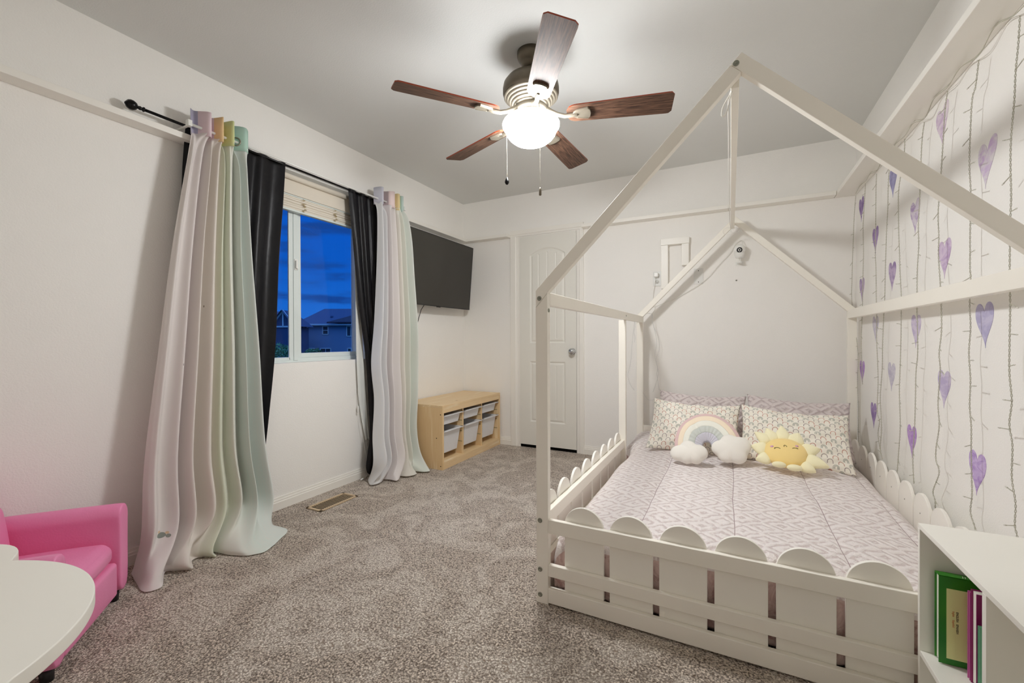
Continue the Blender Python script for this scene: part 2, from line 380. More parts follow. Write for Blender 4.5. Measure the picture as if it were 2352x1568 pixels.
# ledge boards (trim) round the room at door-head height
LZ0, LZ1 = 2.028, 2.058
def ledge(n, x0, x1, y0, y1, lab): struct(MB().box(x0, x1, y0, y1, LZ0, LZ1).build('trim_%d' % n, MAT['trim'], bevel=.0025), lab, 'ledge')
ledge(1, XL, XL+.085, YF, 1.206, 'white ledge board left of the window ending at the curtain')
ledge(2, XL, XL+.085, 2.56, YB, 'white ledge board above the television')
ledge(3, XL+.0855, -1.9175, YB-.085, YB, 'short white ledge board between corner and door casing')
ledge(4, -1.1775, -.015, YB-.085, YB, 'white ledge board from door casing to the seam')
ledge(5, -.0135, XR-.125, YB-.085, YB, 'white ledge board from the seam to the right corner')
ledge(6, XR-.122, XR, YF, YB, 'deep white ledge board along the right wall above the string lights')

# door
D = thing('door_1', (-1.53, YB, 0), 'white two-panel arched plank door with silver knob', 'door', kind='structure')
NX, NZ = 150, 500; xs = np.linspace(-1.815, -1.247, NX); zs = np.linspace(.03, 2.020, NZ); X, Z = np.meshgrid(xs, zs)
pcx, phw = -1.531, .175
def sdpanel(X, Z, z0, z1, arch):
    dx = np.abs(X-pcx)-phw; top = z1+(arch*(1-((X-pcx)/phw)**2) if arch else 0)
    return np.maximum(dx, np.maximum(z0-Z, Z-top))
dep = np.zeros_like(X)
for (z0, z1, a) in ((.255, .825, 0), (1.005, 1.835, .062)):
    d = -sdpanel(X, Z, z0, z1, a)        # >0 inside
    prof = np.interp(d, [-.001, 0, .006, .014, .020, .030, .040], [0, 0, -.010, -.010, -.004, -.002, -.002])
    inner = d > .040
    gro = np.zeros_like(X)
    for gx in (-.0875, 0.0, .0875): gro = np.minimum(gro, -.004*np.exp(-((X-pcx-gx)/.0035)**2))
    dep += prof+np.where(inner, gro, 0)
P = np.stack([X, YB-.0155-dep*.95, Z], -1)
o = MB().grid(P).build('door_panel', MAT['door'], D)
m = MB(); CY = YB-.02
def casing(poly, axis, a, b): return MB().prism(poly, axis, a, b).build('casing', MAT['trim'], D, bevel=.002)
casing([(-1.917, YB), (-1.917, CY), (-1.862, CY), (-1.856, CY+.006), (-1.836, CY+.007), (-1.836, YB)], 2, 0, 2.0315)
casing([(-1.178, YB), (-1.178, CY), (-1.214, CY), (-1.218, CY+.006), (-1.236, CY+.007), (-1.236, YB)], 2, 0, 2.0315)
casing([(YB, 2.032), (CY+.007, 2.032), (CY+.006, 2.049), (CY, 2.054), (CY, 2.094), (YB, 2.094)], 0, -1.917, -1.178)
for (a_, b_, c_, d_) in ((-1.8355, -1.816, .0, 2.0215), (-1.2465, -1.2365, .0, 2.0215), (-1.8355, -1.2365, 2.022, 2.0315)): MB().box(a_, b_, YB-.009, YB-.0003, c_, d_).build('jamb', MAT['trim'], D)
MB().box(-1.815, -1.247, YB-.002, YB, .0, .03).build('gap_shade', MAT['dark'], D)  # dark strip painting in the shade below the door
m = MB(); m.lathe([(.031, 0), (.031, -.006), (.022, -.012), (.011, -.016), (.011, -.03), (.024, -.038), (.029, -.05), (.026, -.06), (.012, -.066)], (-1.281, YB-.008, .925), 28, axis='y')
plab(m.build('knob', MAT['chrome'], D), 'round silver knob')

# window
Wn = thing('window_1', (XL-.07, 1.84, WZ0), 'white vinyl sliding window showing the dusk sky', 'window', kind='structure')
fx0, fx1 = XL-.115, XL-.062
m = MB(); m.box(fx0, fx1, WY0, WY0+.045, WZ0, WZ1); m.box(fx0, fx1, 2.36, WY1, WZ0, WZ1); m.box(fx0, fx1, WY0, WY1, WZ0, WZ0+.028); m.box(fx0, fx1, WY0, WY1, WZ1-.04, WZ1)
m.box(fx0+.02, fx1-.004, 1.868, 1.895, WZ0, WZ1); m.box(fx0, fx1-.008, 1.895, 2.36, WZ0+.028, WZ0+.058)
m.build('window_frame', MAT['vinyl'], Wn, bevel=.002)
m = MB(); m.box(fx1-.012, fx1+.006, 1.835, 1.866, WZ0+.012, WZ1-.02); m.box(fx1-.010, fx1+.002, 1.803, 1.8345, WZ0+.015, WZ1-.03); m.box(fx0+.01, fx1+.002, WY0+.045, 1.81, WZ0+.012, WZ0+.034)
m.box(fx0+.01, fx1+.002, WY0+.045, WY0+.075, WZ0+.012, WZ1-.03); m.build('sash', MAT['vinyl'], Wn, bevel=.002)
k = Mt('window_glass', .0); k.b.inputs['Transmission Weight'].default_value = 1; k.b.inputs['IOR'].default_value = 1.45; k.col((.97, .99, 1)); MAT['glass'] = k.m
# thin architectural glass: transparent with a little reflection
gn = k.nt; tr = gn.nodes.new('ShaderNodeBsdfTransparent'); gl = gn.nodes.new('ShaderNodeBsdfGlossy'); gl.inputs['Roughness'].default_value = .02; fr = gn.nodes.new('ShaderNodeFresnel'); fr.inputs[0].default_value = 1.14
mm = gn.nodes.new('ShaderNodeMixShader'); gn.links.new(fr.outputs[0], mm.inputs[0]); gn.links.new(tr.outputs[0], mm.inputs[1]); gn.links.new(gl.outputs[0], mm.inputs[2]); gn.links.new(mm.outputs[0], gn.nodes['Material Output'].inputs[0])
MB().box(fx0+.02, fx0+.024, WY0+.045, 1.804, WZ0+.03, WZ1-.03).build('pane', MAT['glass'], Wn)
MB().box(fx0+.008, fx0+.012, 1.89, 2.362, WZ0+.05, WZ1-.03).build('pane', MAT['glass'], Wn)
m = MB(); yl, zl = 1.851, 1.535; xx = fx1+.006
m.box(xx, xx+.006, yl-.012, yl+.012, zl-.04, zl+.03); m.box(xx+.006, xx+.018, yl-.010, yl-.002, zl-.03, zl+.02); m.box(xx+.006, xx+.014, yl+.0, yl+.010, zl-.035, zl-.02); m.lathe([(.008, 0), (.008, .012)], (xx+.004, yl, zl+.005), 12, axis='x')
m.build('latch', MAT['plastic'], Wn, bevel=.0015)

# bamboo roman shade pulled up
k = Mt('woven_shade', .8, .2); x, y, z = k.xyz(k.coord()); s = (z*420).sin()*.5+k.noise(40, 3, sc3=(1, .3, 8)); k.col(k.mix(s.step(.2, .9), lin((214, 204, 188)), lin((238, 232, 220)))); k.bump(s, .5, .003); MAT['shade'] = k.m
k = Mt('woven_valance', .8, .2); x, y, z = k.xyz(k.coord()); k.col(lin((226, 218, 204))); k.bump(k.noise(60, 3, sc3=(1, .2, 6)), .3, .002); MAT['valance'] = k.m
Bd = thing('roman_shade', (XL-.03, 1.84, 1.86), 'off-white woven shade bunched at the top of the window', 'window shade')
y0, y1 = WY0+.004, WY1-.006
MB().box(XL-.056, XL-.02, y0, y1, 2.09, 2.128).build('head_rail', MAT['plastic'], Bd, bevel=.003)
m = MB(); m.lathe([(.0165, 0), (.0165, y1-.09-y0)], (XL+.002, y0, 2.068), 20, axis='y'); m.build('roll', MAT['valance'], Bd)
MB().box(XL-.016, XL-.010, y0, y1-.05, 1.965, 2.062).build('valance', MAT['valance'], Bd, bevel=.002)
m = MB()
for j in range(7): m.lathe([(.009, 0), (.013, .01), (.013, y1-y0-.01), (.009, y1-y0)], (XL-.034+.004*math.sin(j*2.1), y0, 1.884+.0145*j), 12, axis='y')
m.build('folded_stack', MAT['shade'], Bd)
MB().box(XL-.030, XL-.018, y0, y1, 1.958, 1.966).build('slat', MAT['vinyl'], Bd); MB().box(XL-.046, XL-.016, y0, y1, 1.862, 1.874).build('bottom_rail', MAT['vinyl'], Bd, bevel=.002)
MAT['knot'] = plain('tan_twine', (176, 158, 116), .9)
for yk in (1.885, 2.135):
    m = MB()
    for q in range(5):
        pts = [(XL-.018+.004*math.sin(t*3+q), yk+.011*math.sin(t*5+q)+.004*q-.008, 1.960-.017*t-.003*q) for t in np.linspace(0, 5, 30)]
        m.tube(pts, .0007, 5)
    m.build('lift_cord', MAT['knot'], Bd)
cd = MB(); cd.tube([(XL+.012, 2.30, 1.9), (XL+.012, 2.302, 1.2), (XL+.02, 2.298, .545), (XL+.03, 2.30, .5), (XL+.03, 2.345, .25), (XL+.03, 2.372, .12), (XL+.032, 2.39, .07), (XL+.035, 2.372, .03), (XL+.04, 2.345, .008), (XL+.045, 2.325, .006)], .0012, 6)
c = cd.build('lift_cord', MAT['whitecord'], Bd)
MB().box(XL+.016, XL+.026, 2.291, 2.303, .50, .55).build('cord_joiner', MAT['plastic'], Bd, bevel=.002)
m = MB(); m.tube([(XL+.045, 2.325, .008), (XL+.047, 2.312, .009), (XL+.05, 2.29, .007)], [.005, .008, .004], 10); m.build('tassel', MAT['plastic'], Bd)

# ------------------------------------------------------------------ outside
A = Vector((.891, .455, 0)); Nn = Vector((.455, -.891, 0))      # along the street, toward our window
def out_frame(px_origin, dist):
    return px_origin
def HM(o):  # local (s along street, t toward us, z)
    return Matrix(((A.x, Nn.x, 0, o[0]), (A.y, Nn.y, 0, o[1]), (0, 0, 1, 0), (0, 0, 0, 1)))
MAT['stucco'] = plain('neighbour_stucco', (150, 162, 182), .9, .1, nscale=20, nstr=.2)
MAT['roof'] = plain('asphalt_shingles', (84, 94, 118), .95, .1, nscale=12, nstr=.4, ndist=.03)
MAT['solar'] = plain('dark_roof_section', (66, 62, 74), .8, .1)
MAT['white_out'] = plain('white_house_trim', (236, 236, 230), .7, .2)
MAT['pane_dark'] = plain('dark_window_pane', (70, 76, 84), .3, .4)
GZ = -2.9
H1 = thing('neighbour_house', (-37.67, 31.3, GZ), 'tan stucco two-storey house with hipped roof seen through the window', 'house'); M1 = HM((-37.67, 31.3))
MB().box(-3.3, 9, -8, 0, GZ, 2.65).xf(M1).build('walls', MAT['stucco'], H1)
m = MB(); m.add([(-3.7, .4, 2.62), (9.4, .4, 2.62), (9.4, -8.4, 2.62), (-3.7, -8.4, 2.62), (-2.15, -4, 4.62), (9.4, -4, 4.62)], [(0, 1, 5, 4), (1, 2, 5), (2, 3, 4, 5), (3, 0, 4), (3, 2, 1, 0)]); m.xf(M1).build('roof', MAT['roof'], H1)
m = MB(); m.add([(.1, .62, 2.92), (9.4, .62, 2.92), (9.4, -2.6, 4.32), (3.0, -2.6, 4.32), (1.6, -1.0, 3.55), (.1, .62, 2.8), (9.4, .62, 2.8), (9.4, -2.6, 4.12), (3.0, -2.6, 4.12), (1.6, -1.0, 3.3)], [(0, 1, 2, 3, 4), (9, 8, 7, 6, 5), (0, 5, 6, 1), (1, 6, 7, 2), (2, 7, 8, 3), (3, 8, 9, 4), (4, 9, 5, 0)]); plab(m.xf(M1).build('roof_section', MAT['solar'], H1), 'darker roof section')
MB().box(-3.72, 9.4, .38, .46, 2.58, 2.74).xf(M1).build('fascia', MAT['white_out'], H1)
m = MB(); m.lathe([(.16, 0), (.16, .3)], (-.3, -1.6, 3.4), 8); m.xf(M1).build('roof_vent', MAT['roof'], H1)
def hwin(s0, s1, z0, z1, M, par, cross=False):
    m = MB(); t = .09
    m.box(s0, s1, 0, .06, z0, z0+t); m.box(s0, s1, 0, .06, z1-t, z1); m.box(s0, s0+t, 0, .06, z0, z1); m.box(s1-t, s1, 0, .06, z0, z1)
    if cross: m.box(s0, s1, 0, .05, (z0+z1)/2-.03, (z0+z1)/2+.03)
    else: m.box((s0+s1)/2-.025, (s0+s1)/2+.025, 0, .05, z0, z1)
    w = m.xf(M).build('window', MAT['white_out'], par); MB().box(s0+t, s1-t, 0, .02, z0+t, z1-t).xf(M).build('pane', MAT['pane_dark'], w)
for a in ((-2.95, -2.15, 1.40, 2.54, 0), (-.63, .03, 1.60, 2.54, 1), (1.90, 2.8, 1.40, 2.54, 0), (-2.05, -1.42, -.9, .22, 0), (-.88, .30, -.9, .22, 0), (1.98, 2.8, -.9, .22, 0)): hwin(*a[:4], M1, H1, a[4])
Dl = 40.0; o2 = (-41.88*Dl/45, 29.15*Dl/45)
H2 = thing('gabled_neighbour_house', (o2[0], o2[1], GZ), 'neighbour house with white-trimmed gable seen through the left pane', 'house'); M2 = HM(o2)
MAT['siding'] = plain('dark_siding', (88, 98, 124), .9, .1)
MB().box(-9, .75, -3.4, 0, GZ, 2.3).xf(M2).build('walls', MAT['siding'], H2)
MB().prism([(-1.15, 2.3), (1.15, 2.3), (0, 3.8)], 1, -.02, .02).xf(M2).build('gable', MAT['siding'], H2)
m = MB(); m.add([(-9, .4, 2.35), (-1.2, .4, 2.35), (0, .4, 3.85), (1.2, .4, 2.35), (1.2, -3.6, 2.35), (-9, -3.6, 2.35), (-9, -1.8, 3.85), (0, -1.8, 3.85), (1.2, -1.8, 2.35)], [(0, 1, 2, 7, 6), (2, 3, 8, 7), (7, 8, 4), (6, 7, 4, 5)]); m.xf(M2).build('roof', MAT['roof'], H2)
m = MB(); m.box(-9, 1.1, .02, .1, 2.24, 2.38); m.box(-.06, .06, .02, .1, 2.3, 3.75)
m.prism([(-1.25, 2.28), (-1.1, 2.28), (.05, 3.72), (0, 3.9)], 1, .02, .12); m.prism([(1.25, 2.28), (1.1, 2.28), (-.05, 3.72), (0, 3.9)], 1, .02, .12)
m.xf(M2).build('gable_trim', MAT['white_out'], H2)
struct(MB().box(-90, -3.2, -20, 90, GZ-.2, GZ).build('ground', plain('dusk_lawn', (70, 84, 60), .95, .05)), 'dark ground between the houses', 'ground')
k = Mt('leaves', .7, .3); f = k.noise(1.5, 2); k.col(k.mix(f, lin((64, 108, 74)), lin((150, 190, 130)))); MAT['leaf'] = k.m; MAT['bark'] = plain('bark', (90, 74, 60), .9)
def tree(name, cx, cy, ztop, rad, label, seed):
    rs = np.random.RandomState(seed); T = thing(name, (cx, cy, GZ), label, 'tree'); m = MB()
    for q in range(1400):
        d = rs.normal(size=3); d /= np.linalg.norm(d); rr = rad*(.55+.45*rs.rand()**.5)*(1+.22*math.sin(5*d[0]+seed)*math.cos(4*d[1])); p = np.array([cx, cy, ztop-rad])+d*rr*np.array([1, 1, 1.0])
        a = rs.normal(size=3); a /= np.linalg.norm(a); b = np.cross(a, rs.normal(size=3)); b /= np.linalg.norm(b); L = .11+.08*rs.rand()
        m.add([p-a*L, p+b*L*.35, p+a*L, p-b*L*.35], [(0, 1, 2, 3)])
    m.build('foliage', MAT['leaf'], T)
    MB().tube([(cx, cy, GZ), (cx+.1, cy, GZ+1), (cx, cy, ztop-rad)], [.14, .11, .05], 8).build('trunk', MAT['bark'], T)
tree('young_tree', -27.95, 19.35, .72, 1.15, 'green leafy tree below the gabled house outside', 3)
tree('small_tree', -33.45, 26.2, .27, .85, 'small leafy tree in front of the tan house outside', 5)

# ------------------------------------------------------------------ ceiling fan
FX, FY = -.870, 1.916
Fn = thing('ceiling_fan', (FX, FY, CZ), 'five-blade walnut ceiling fan with glowing glass bowl light', 'ceiling fan')
m = MB(); m.lathe([(.067, -.001), (.067, -.022), (.062, -.036), (.052, -.05), (.046, -.056), (.044, -.064), (.034, -.076), (.024, -.084)], (FX, FY, CZ), 40); m.build('canopy', MAT['bronze'], Fn)
MB().lathe([(.014, -.08), (.014, -.125)], (FX, FY, CZ), 20).build('downrod', MAT['bronze'], Fn)
m = MB(); prof = [(.02, -.108), (.05, -.112), (.09, -.122), (.118, -.138), (.133, -.158), (.137, -.178), (.137, -.2), (.132, -.216)]
m.lathe(prof, (FX, FY, CZ), 56); m.build('motor_housing', MAT['bronze'], Fn)
prof = []
for q in range(5):
    r = .131-.0115*q; z = -.215-.011*q; prof += [(r, z), (r+.001, z-.005), (r-.004, z-.0095), (r-.0085, z-.0105)]
prof += [(.06, -.272)]
m = MB(); m.lathe([(.132, -.213)]+prof, (FX, FY, CZ), 56); plab(m.build('ribbed_skirt', MAT['nickel'], Fn), 'ribbed metal skirt')
m = MB(); m.lathe([(.058, -.266), (.078, -.27), (.082, -.28), (.078, -.292), (.066, -.298), (.064, -.308), (.09, -.316), (.094, -.322)], (FX, FY, CZ), 48); m.build('light_fitter', MAT['nickel'], Fn)
m = MB(); bz = [(.088, -.318), (.104, -.322), (.122, -.331), (.135, -.342), (.1395, -.353), (.138, -.364), (.131, -.374), (.1245, -.379), (.1235, -.387), (.119, -.399), (.107, -.415), (.088, -.431), (.06, -.444), (.03, -.451), (.006, -.453)]
m.lathe(bz, (FX, FY, CZ), 64)
m.mi = [1 if sum(m.v[i][2] for i in f)/len(f) > CZ-.350 else 0 for f in m.f]
plab(m.build('glass_bowl', [MAT['bowl'], MAT['shoulder']], Fn), 'glowing white glass bowl')
BZ = 2.123
def blade_mesh(ang):
    d = Vector((math.cos(ang), math.sin(ang), 0)); t = Vector((-d.y, d.x, 0)); phi = math.radians(13); w = t*math.cos(phi)-Vector((0, 0, 1))*math.sin(phi); n = d.cross(w).normalized()
    r0, r1 = .175, .66; out = []
    for i in range(41):      # half-width profile
        f = i/40; r = r0+(r1-r0)*f; hw = .052+.013*f
        if f < .10: hw *= (.35+.65*math.sqrt(1-(1-f/.10)**2))
        if f > .955: hw -= .016*(1-math.sqrt(max(0, 1-((f-.955)/.045)**2)))
        out.append((r, hw))
    m = MB(); m.uv = {}; T = .003; c0 = Vector((FX, FY, BZ)); nv = len(out)
    tip = [(r1+.004*math.cos(a), 0) for a in ()]
    for sgn in (1, -1):
        for (r, hw) in out:
            for sd in (-1, 1):
                m.v.append(tuple(c0+d*r+w*(hw*sd)+n*(T*sgn))); m.uv[len(m.v)-1] = ((r-.17), (hw*sd+.1))
    def q(a, b, c, e, mi): m.f.append((a, b, c, e)); m.mi.append(mi); m.smooth.append(False)
    for i in range(nv-1):
        a = 2*i; q(a, a+1, a+3, a+2, 0); b = 2*nv+2*i; q(b, b+2, b+3, b+1, 0)
        q(a, a+2, b+2, b, 1); q(a+1, b+1, b+3, a+3, 1)
    q(0, 2*nv, 2*nv+1, 1, 1); e = 2*nv-2; q(e, e+1, 4*nv-1, 4*nv-2, 1)
    return m, d, w, n
for kk in range(5):
    ang = math.radians(15.54+72*kk); m, d, w_, n = blade_mesh(ang)
    bl = m.build('blade', [MAT['blade'], MAT['blade_edge']], Fn, weld=True)
    c0 = Vector((FX, FY, BZ)); dn = n if n.z < 0 else -n
    def P3(r, s, h): return c0+d*r+w_*s+dn*h
    m = MB()                                # blade iron: shield plate under the blade root plus curved arm
    pl = [(.205, -.012), (.222, -.026), (.275, -.037), (.285, -.024), (.289, 0), (.285, .024), (.275, .037), (.222, .026), (.205, .012)]
    vs = [P3(r, s, .003) for r, s in pl]+[P3(r, s*.92, .012) for r, s in pl]; nn = len(pl)
    m.add(vs, [tuple(range(nn)), tuple(range(2*nn-1, nn-1, -1))]+[(i, (i+1) % nn, nn+(i+1) % nn, nn+i) for i in range(nn)])
    for s_ in (-.026, .026):
        m.tube([P3(.225, s_*.75, .012), P3(.278, s_*1.12, .0125)], .0022, 6)
    m.tube([c0+d*.075+Vector((0, 0, .036)), c0+d*.10+Vector((0, 0, .018)), c0+d*.13+Vector((0, 0, .002)), c0+d*.165+Vector((0, 0, -.010)), P3(.205, 0, .009), P3(.225, 0, .008)], [.012, .011, .010, .0105, .012, .009], 10)
    m.build('blade_arm', MAT['nickel'], Fn, bevel=.0012)
for q in range(4):
    a = PI/4+q*PI/2+.4; MB().sphere((FX+.062*math.cos(a), FY+.062*math.sin(a), CZ-.302), .006, 10).build('thumb_screw', MAT['chrome'], Fn)
def chain(ax, ay, z0, z1, name, drop):
    m = MB(); n = int((z0-z1)/.0045)
    for i in range(n): m.sphere((ax, ay, z0-(i+.5)*.0045), .0016, 6)
    m.tube([(ax, ay, z0), (ax, ay, z1)], .0006, 5); ch = m.build('pull_chain', MAT['nickel'], Fn)
    p = MB(); p.lathe([(.0015, 0), (.004, -.006), (.010, -.020) if drop else (.006, -.014), (.0105, -.028) if drop else (.006, -.026), (.006, -.036), (.001, -.039)], (ax, ay, z1), 16); p.build('fob', MAT['blackmetal'] if drop else MAT['bronze'], ch)
chain(-.978+.0, 1.866, 2.10, 1.835, 'a', True); chain(-.79, 1.916-.075, 2.09, 1.745, 'b', False)
m = MB(); m.tube([(FX-.07, FY-.03, 2.155), (-.962, 1.872, 2.148), (-.978, 1.866, 2.10)], .0016, 6); m.build('chain_guide', MAT['nickel'], Fn); m = MB(); m.tube([(FX+.04, FY-.04, 2.150), (-.80, 1.85, 2.15), (-.79, 1.841, 2.09)], .0016, 6); m.build('chain_guide', MAT['nickel'], Fn)

# ------------------------------------------------------------------ curtains
def cr_curve(ctrl, n):
    C = np.array(ctrl, float); m = len(C); t = np.linspace(0, m-1, n); i = np.clip(t.astype(int), 0, m-2); f = (t-i)[:, None]
    p0 = C[np.maximum(i-1, 0)]; p1 = C[i]; p2 = C[i+1]; p3 = C[np.minimum(i+2, m-1)]
    return .5*((2*p1)+(-p0+p2)*f+(2*p0-5*p1+4*p2-p3)*f**2+(-p0+3*p1-3*p2+p3)*f**3)
def zig(n, y0, y1, xc, amp, seed, jit=.25, dx=0.0):
    rs = np.random.RandomState(seed); t = np.linspace(0, 1, n); Y = y0+(y1-y0)*t; st = (y1-y0)/(n-1)
    Y[1:-1] += rs.uniform(-jit, jit, n-2)*st; X = xc+dx*t**1.5+amp*np.where(np.arange(n) % 2, 1, -1)*(1-.75*rs.rand(n)); return list(zip(X, Y))
def drape(rows, nu=260, nv=150, wr=.0, seed=1, ui=None):
    """rows: list of (z, ctrl list of (x,y[,z]))"""
    cs = []
    for z, c in rows:
        cc = [(p[0], p[1], p[2] if len(p) > 2 else z) for p in c]; cs.append(cr_curve(cc, nu))
    cs = np.array(cs)                       # rows,nu,3
    zs = np.array([r[0] for r in rows]); t = np.linspace(0, len(rows)-1, nv)
    P = np.stack([cr_curve(cs[:, i], nv) for i in range(nu)], 1)
    if wr:
        u = np.linspace(0, 1, nu)[None, :]; v = np.linspace(0, 1, nv)[:, None]
        rs = np.random.RandomState(seed)
        for q in range(9):
            fq = rs.uniform(18, 130); ph = rs.uniform(0, 7); sl = rs.uniform(-5, 5); env = np.clip(1.15-v*rs.uniform(.5, 1.6), .12, 1)*np.clip(v*9+.4, 0, 1)
            P[..., 0] += wr*.55*np.sin(fq*u+ph+sl*v)*env*np.sin(3*u*rs.uniform(1, 3)+ph)
        P[..., 0] += wr*.8*np.sin(5*v+9*u+seed)*v
    U_, V_ = np.meshgrid(np.linspace(0, 1, nu), 1-np.linspace(0, 1, nv)); return P, np.stack([U_, V_], -1)
RX = XL+.125; RB = XL+.052        # sheer rod, blackout rod
RZ = 2.094
Rod = thing('curtain_rod', (RX, 1.84, RZ), 'white curtain rod in front holding the rainbow sheer curtains', 'curtain rod')
m = MB(); m.tube([(RX, 1.145, RZ), (RX, 2.655, RZ)], .0066, 12); m.build('pole', MAT['plastic'], Rod)
for yy in (1.148, 2.69):
    m = MB(); m.box(XL, XL+.004, yy-.012, yy+.012, RZ-.035, RZ+.04); m.box(XL, RX+.012, yy-.006, yy+.006, RZ-.012, RZ-.004); m.box(RX-.013, RX+.014, yy-.010, yy+.008, RZ-.014, RZ+.016)
    m.build('bracket', MAT['plastic'], Rod, bevel=.002)
Rod2 = thing('black_curtain_rod', (RB, 1.84, RZ+.012), 'black curtain rod with round finial sticking out left of the window', 'curtain rod')
m = MB(); m.tube([(RB, .985, RZ+.014), (RB, 2.66, RZ+.014)], .0068, 12); m.build('pole', MAT['blackmetal'], Rod2)
m = MB(); m.lathe([(.007, .03), (.011, .026), (.011, .022), (.006, .018), (.009, .012), (.009, .008), (.006, .004), (.010, 0), (.018, -.006), (.0225, -.016), (.0225, -.026), (.018, -.036), (.009, -.042), (.004, -.046)], (RB, .972, RZ+.014), 10, axis='y'); m.build('finial', MAT['blackmetal'], Rod2)
# black satin blackout panels
def blackout(rows, label, seed):
    T = thing('blackout_curtain', (RB, rows[0][0], .02), label, 'curtain', 'black blackout curtains'); n = 10; rr = []
    for (y0, z, y1, xc, amp) in rows: rr.append((z, zig(n, y0, y1, xc, amp, seed, .3)))
    P, UV = drape(rr, 200, 90); MB().grid(P, UV).build('drape', MAT['blackout'], T, solid=.0015)
    return T
TB = blackout([(1.17, 2.118, 1.70, RB, .010), (1.165, 2.06, 1.695, RB, .013), (1.15, 1.85, 1.675, RB+.005, .016), (1.14, 1.5, 1.645, RB+.006, .017), (1.13, 1.0, 1.618, RB+.008, .018), (1.14, .6, 1.572, RB+.012, .02), (1.15, .33, 1.542, RB+.012, .02), (1.15, .12, 1.555, RB+.01, .02), (1.15, .025, 1.572, RB+.012, .02)], 'black satin curtain at the left side of the window', 11)
TB2 = blackout([(2.19, 2.118, 2.58, RB, .010), (2.195, 2.06, 2.58, RB, .013), (2.222, 1.79, 2.58, RB+.004, .016), (2.278, 1.3, 2.58, RB+.006, .017), (2.342, .88, 2.60, RB+.008, .018), (2.365, .55, 2.62, RB+.010, .02), (2.372, .32, 2.62, RB+.012, .02), (2.335, .09, 2.62, RB+.012, .02), (2.378, .02, 2.62, RB+.012, .02)], 'black satin curtain at the right side of the window', 12)
rr = [(1.9, zig(4, 2.268, 2.32, XL+.022, .004, 5)), (1.3, zig(4, 2.280, 2.33, XL+.022, .004, 5)), (.86, zig(4, 2.288, 2.35, XL+.022, .004, 5)), (.55, zig(4, 2.312, 2.375, XL+.022, .004, 5)), (.28, zig(4, 2.368, 2.40, XL+.024, .004, 5))]
P, UV = drape(rr, 20, 40); MAT['lining'] = plain('white_lining', (224, 226, 222), .8, .2); plab(MB().grid(P, UV).build('lining', MAT['lining'], TB2, solid=.001), 'white lining strip along its window edge')
# rainbow sheers
def header(T, ctrl, mat, z0=2.052, z1=2.178, n=220):
    C = cr_curve([(a, b, 0) for a, b in ctrl], n); rows = []
    for z, s in ((z0, .98), (z0+.03, 1.0), ((z0+z1)/2, 1.0), (z1, 1.0)):
        Q = C.copy(); Q[:, 2] = z+ (.004*np.sin(np.linspace(0, 30, n)) if z == z1 else 0); Q[:, 0] = RX+(Q[:, 0]-RX)*s; rows.append(Q)
    P = np.array(rows); U_, V_ = np.meshgrid(np.linspace(0, 1, n), np.linspace(0, 1, 4)); return MB().grid(P, np.stack([U_, V_], -1)).build('header_band', mat, T, solid=.0015)
def grommet(T, y, x, tilt):
    m = MB(); pts = []; r = .021
    for i in range(25):
        a = 2*PI*i/24; loc = Vector((r*math.cos(a)*math.sin(tilt), r*math.cos(a)*math.cos(tilt), r*math.sin(a))); pts.append(Vector((x, y, RZ+.004))+loc)
    m.tube(pts, .0034, 8); m.build('grommet', MAT['nickel'], T)
TL = thing('rainbow_sheer_curtain', (RX, 1.2, .02), 'long rainbow-striped sheer curtain pooling on the carpet beside the pink recliner', 'curtain', 'rainbow sheer curtains')
hc = [(RX-.012, 1.160), (RX-.030, 1.186), (RX+.034, 1.216), (RX+.030, 1.232), (RX-.032, 1.236), (RX-.030, 1.252), (RX+.032, 1.276), (RX+.03, 1.290), (RX-.030, 1.296), (RX-.028, 1.308), (RX+.032, 1.330), (RX+.028, 1.343), (RX-.036, 1.338), (RX-.030, 1.352), (RX+.026, 1.400), (RX+.010, 1.428)]
header(TL, hc, MAT['bandL']); grommet(TL, 1.371, RX-.002, math.atan2(.058, .05))
n = 17
rL = [(2.070, [(x_, y_) for x_, y_ in [hc[min(int(round(i*15/16)), 15)] for i in range(17)]]),
      (1.96, zig(n, 1.145, 1.430, RX, .034, 21, .35)), (1.5, zig(n, 1.075, 1.450, RX+.008, .040, 21, .42)), (1.0, zig(n, 1.015, 1.482, RX+.016, .048, 21, .46)),
      (.5, zig(n, .955, 1.500, RX+.03, .060, 21, .46)), (.2, zig(n, .925, 1.515, RX+.075, .070, 21, .4)),
      (.05, [(-2.36, .925), (-2.27, .905), (-2.17, .905), (-2.17, .95), (-2.27, .985), (-2.21, 1.01), (-2.17, 1.05), (-2.27, 1.09), (-2.25, 1.13), (-2.20, 1.165), (-2.28, 1.19), (-2.20, 1.21), (-2.13, 1.25), (-2.11, 1.31), (-2.15, 1.38), (-2.20, 1.46), (-2.34, 1.49)]),
      (.006, [(-2.37, .915), (-2.26, .890), (-2.150, .872), (-2.125, .925), (-2.24, .985), (-2.21, 1.02), (-2.165, 1.06), (-2.25, 1.10), (-2.245, 1.14), (-2.19, 1.17), (-2.25, 1.19), (-2.15, 1.21), (-2.06, 1.25), (-2.03, 1.32), (-2.08, 1.42), (-2.155, 1.515), (-2.33, 1.50)])]
P, UV = drape(rL, 460, 180, .0042, 3)
P[..., 2] = np.maximum(P[..., 2], .004); P[..., 0] = np.maximum(P[..., 0], XL+.075)
MB().grid(P, UV).build('drape', MAT['sheerL'], TL, solid=.001)
TR = thing('rainbow_sheer_curtain', (RX, 2.5, .02), 'narrower rainbow sheer curtain hanging beside the pine toy storage', 'curtain', 'rainbow sheer curtains')
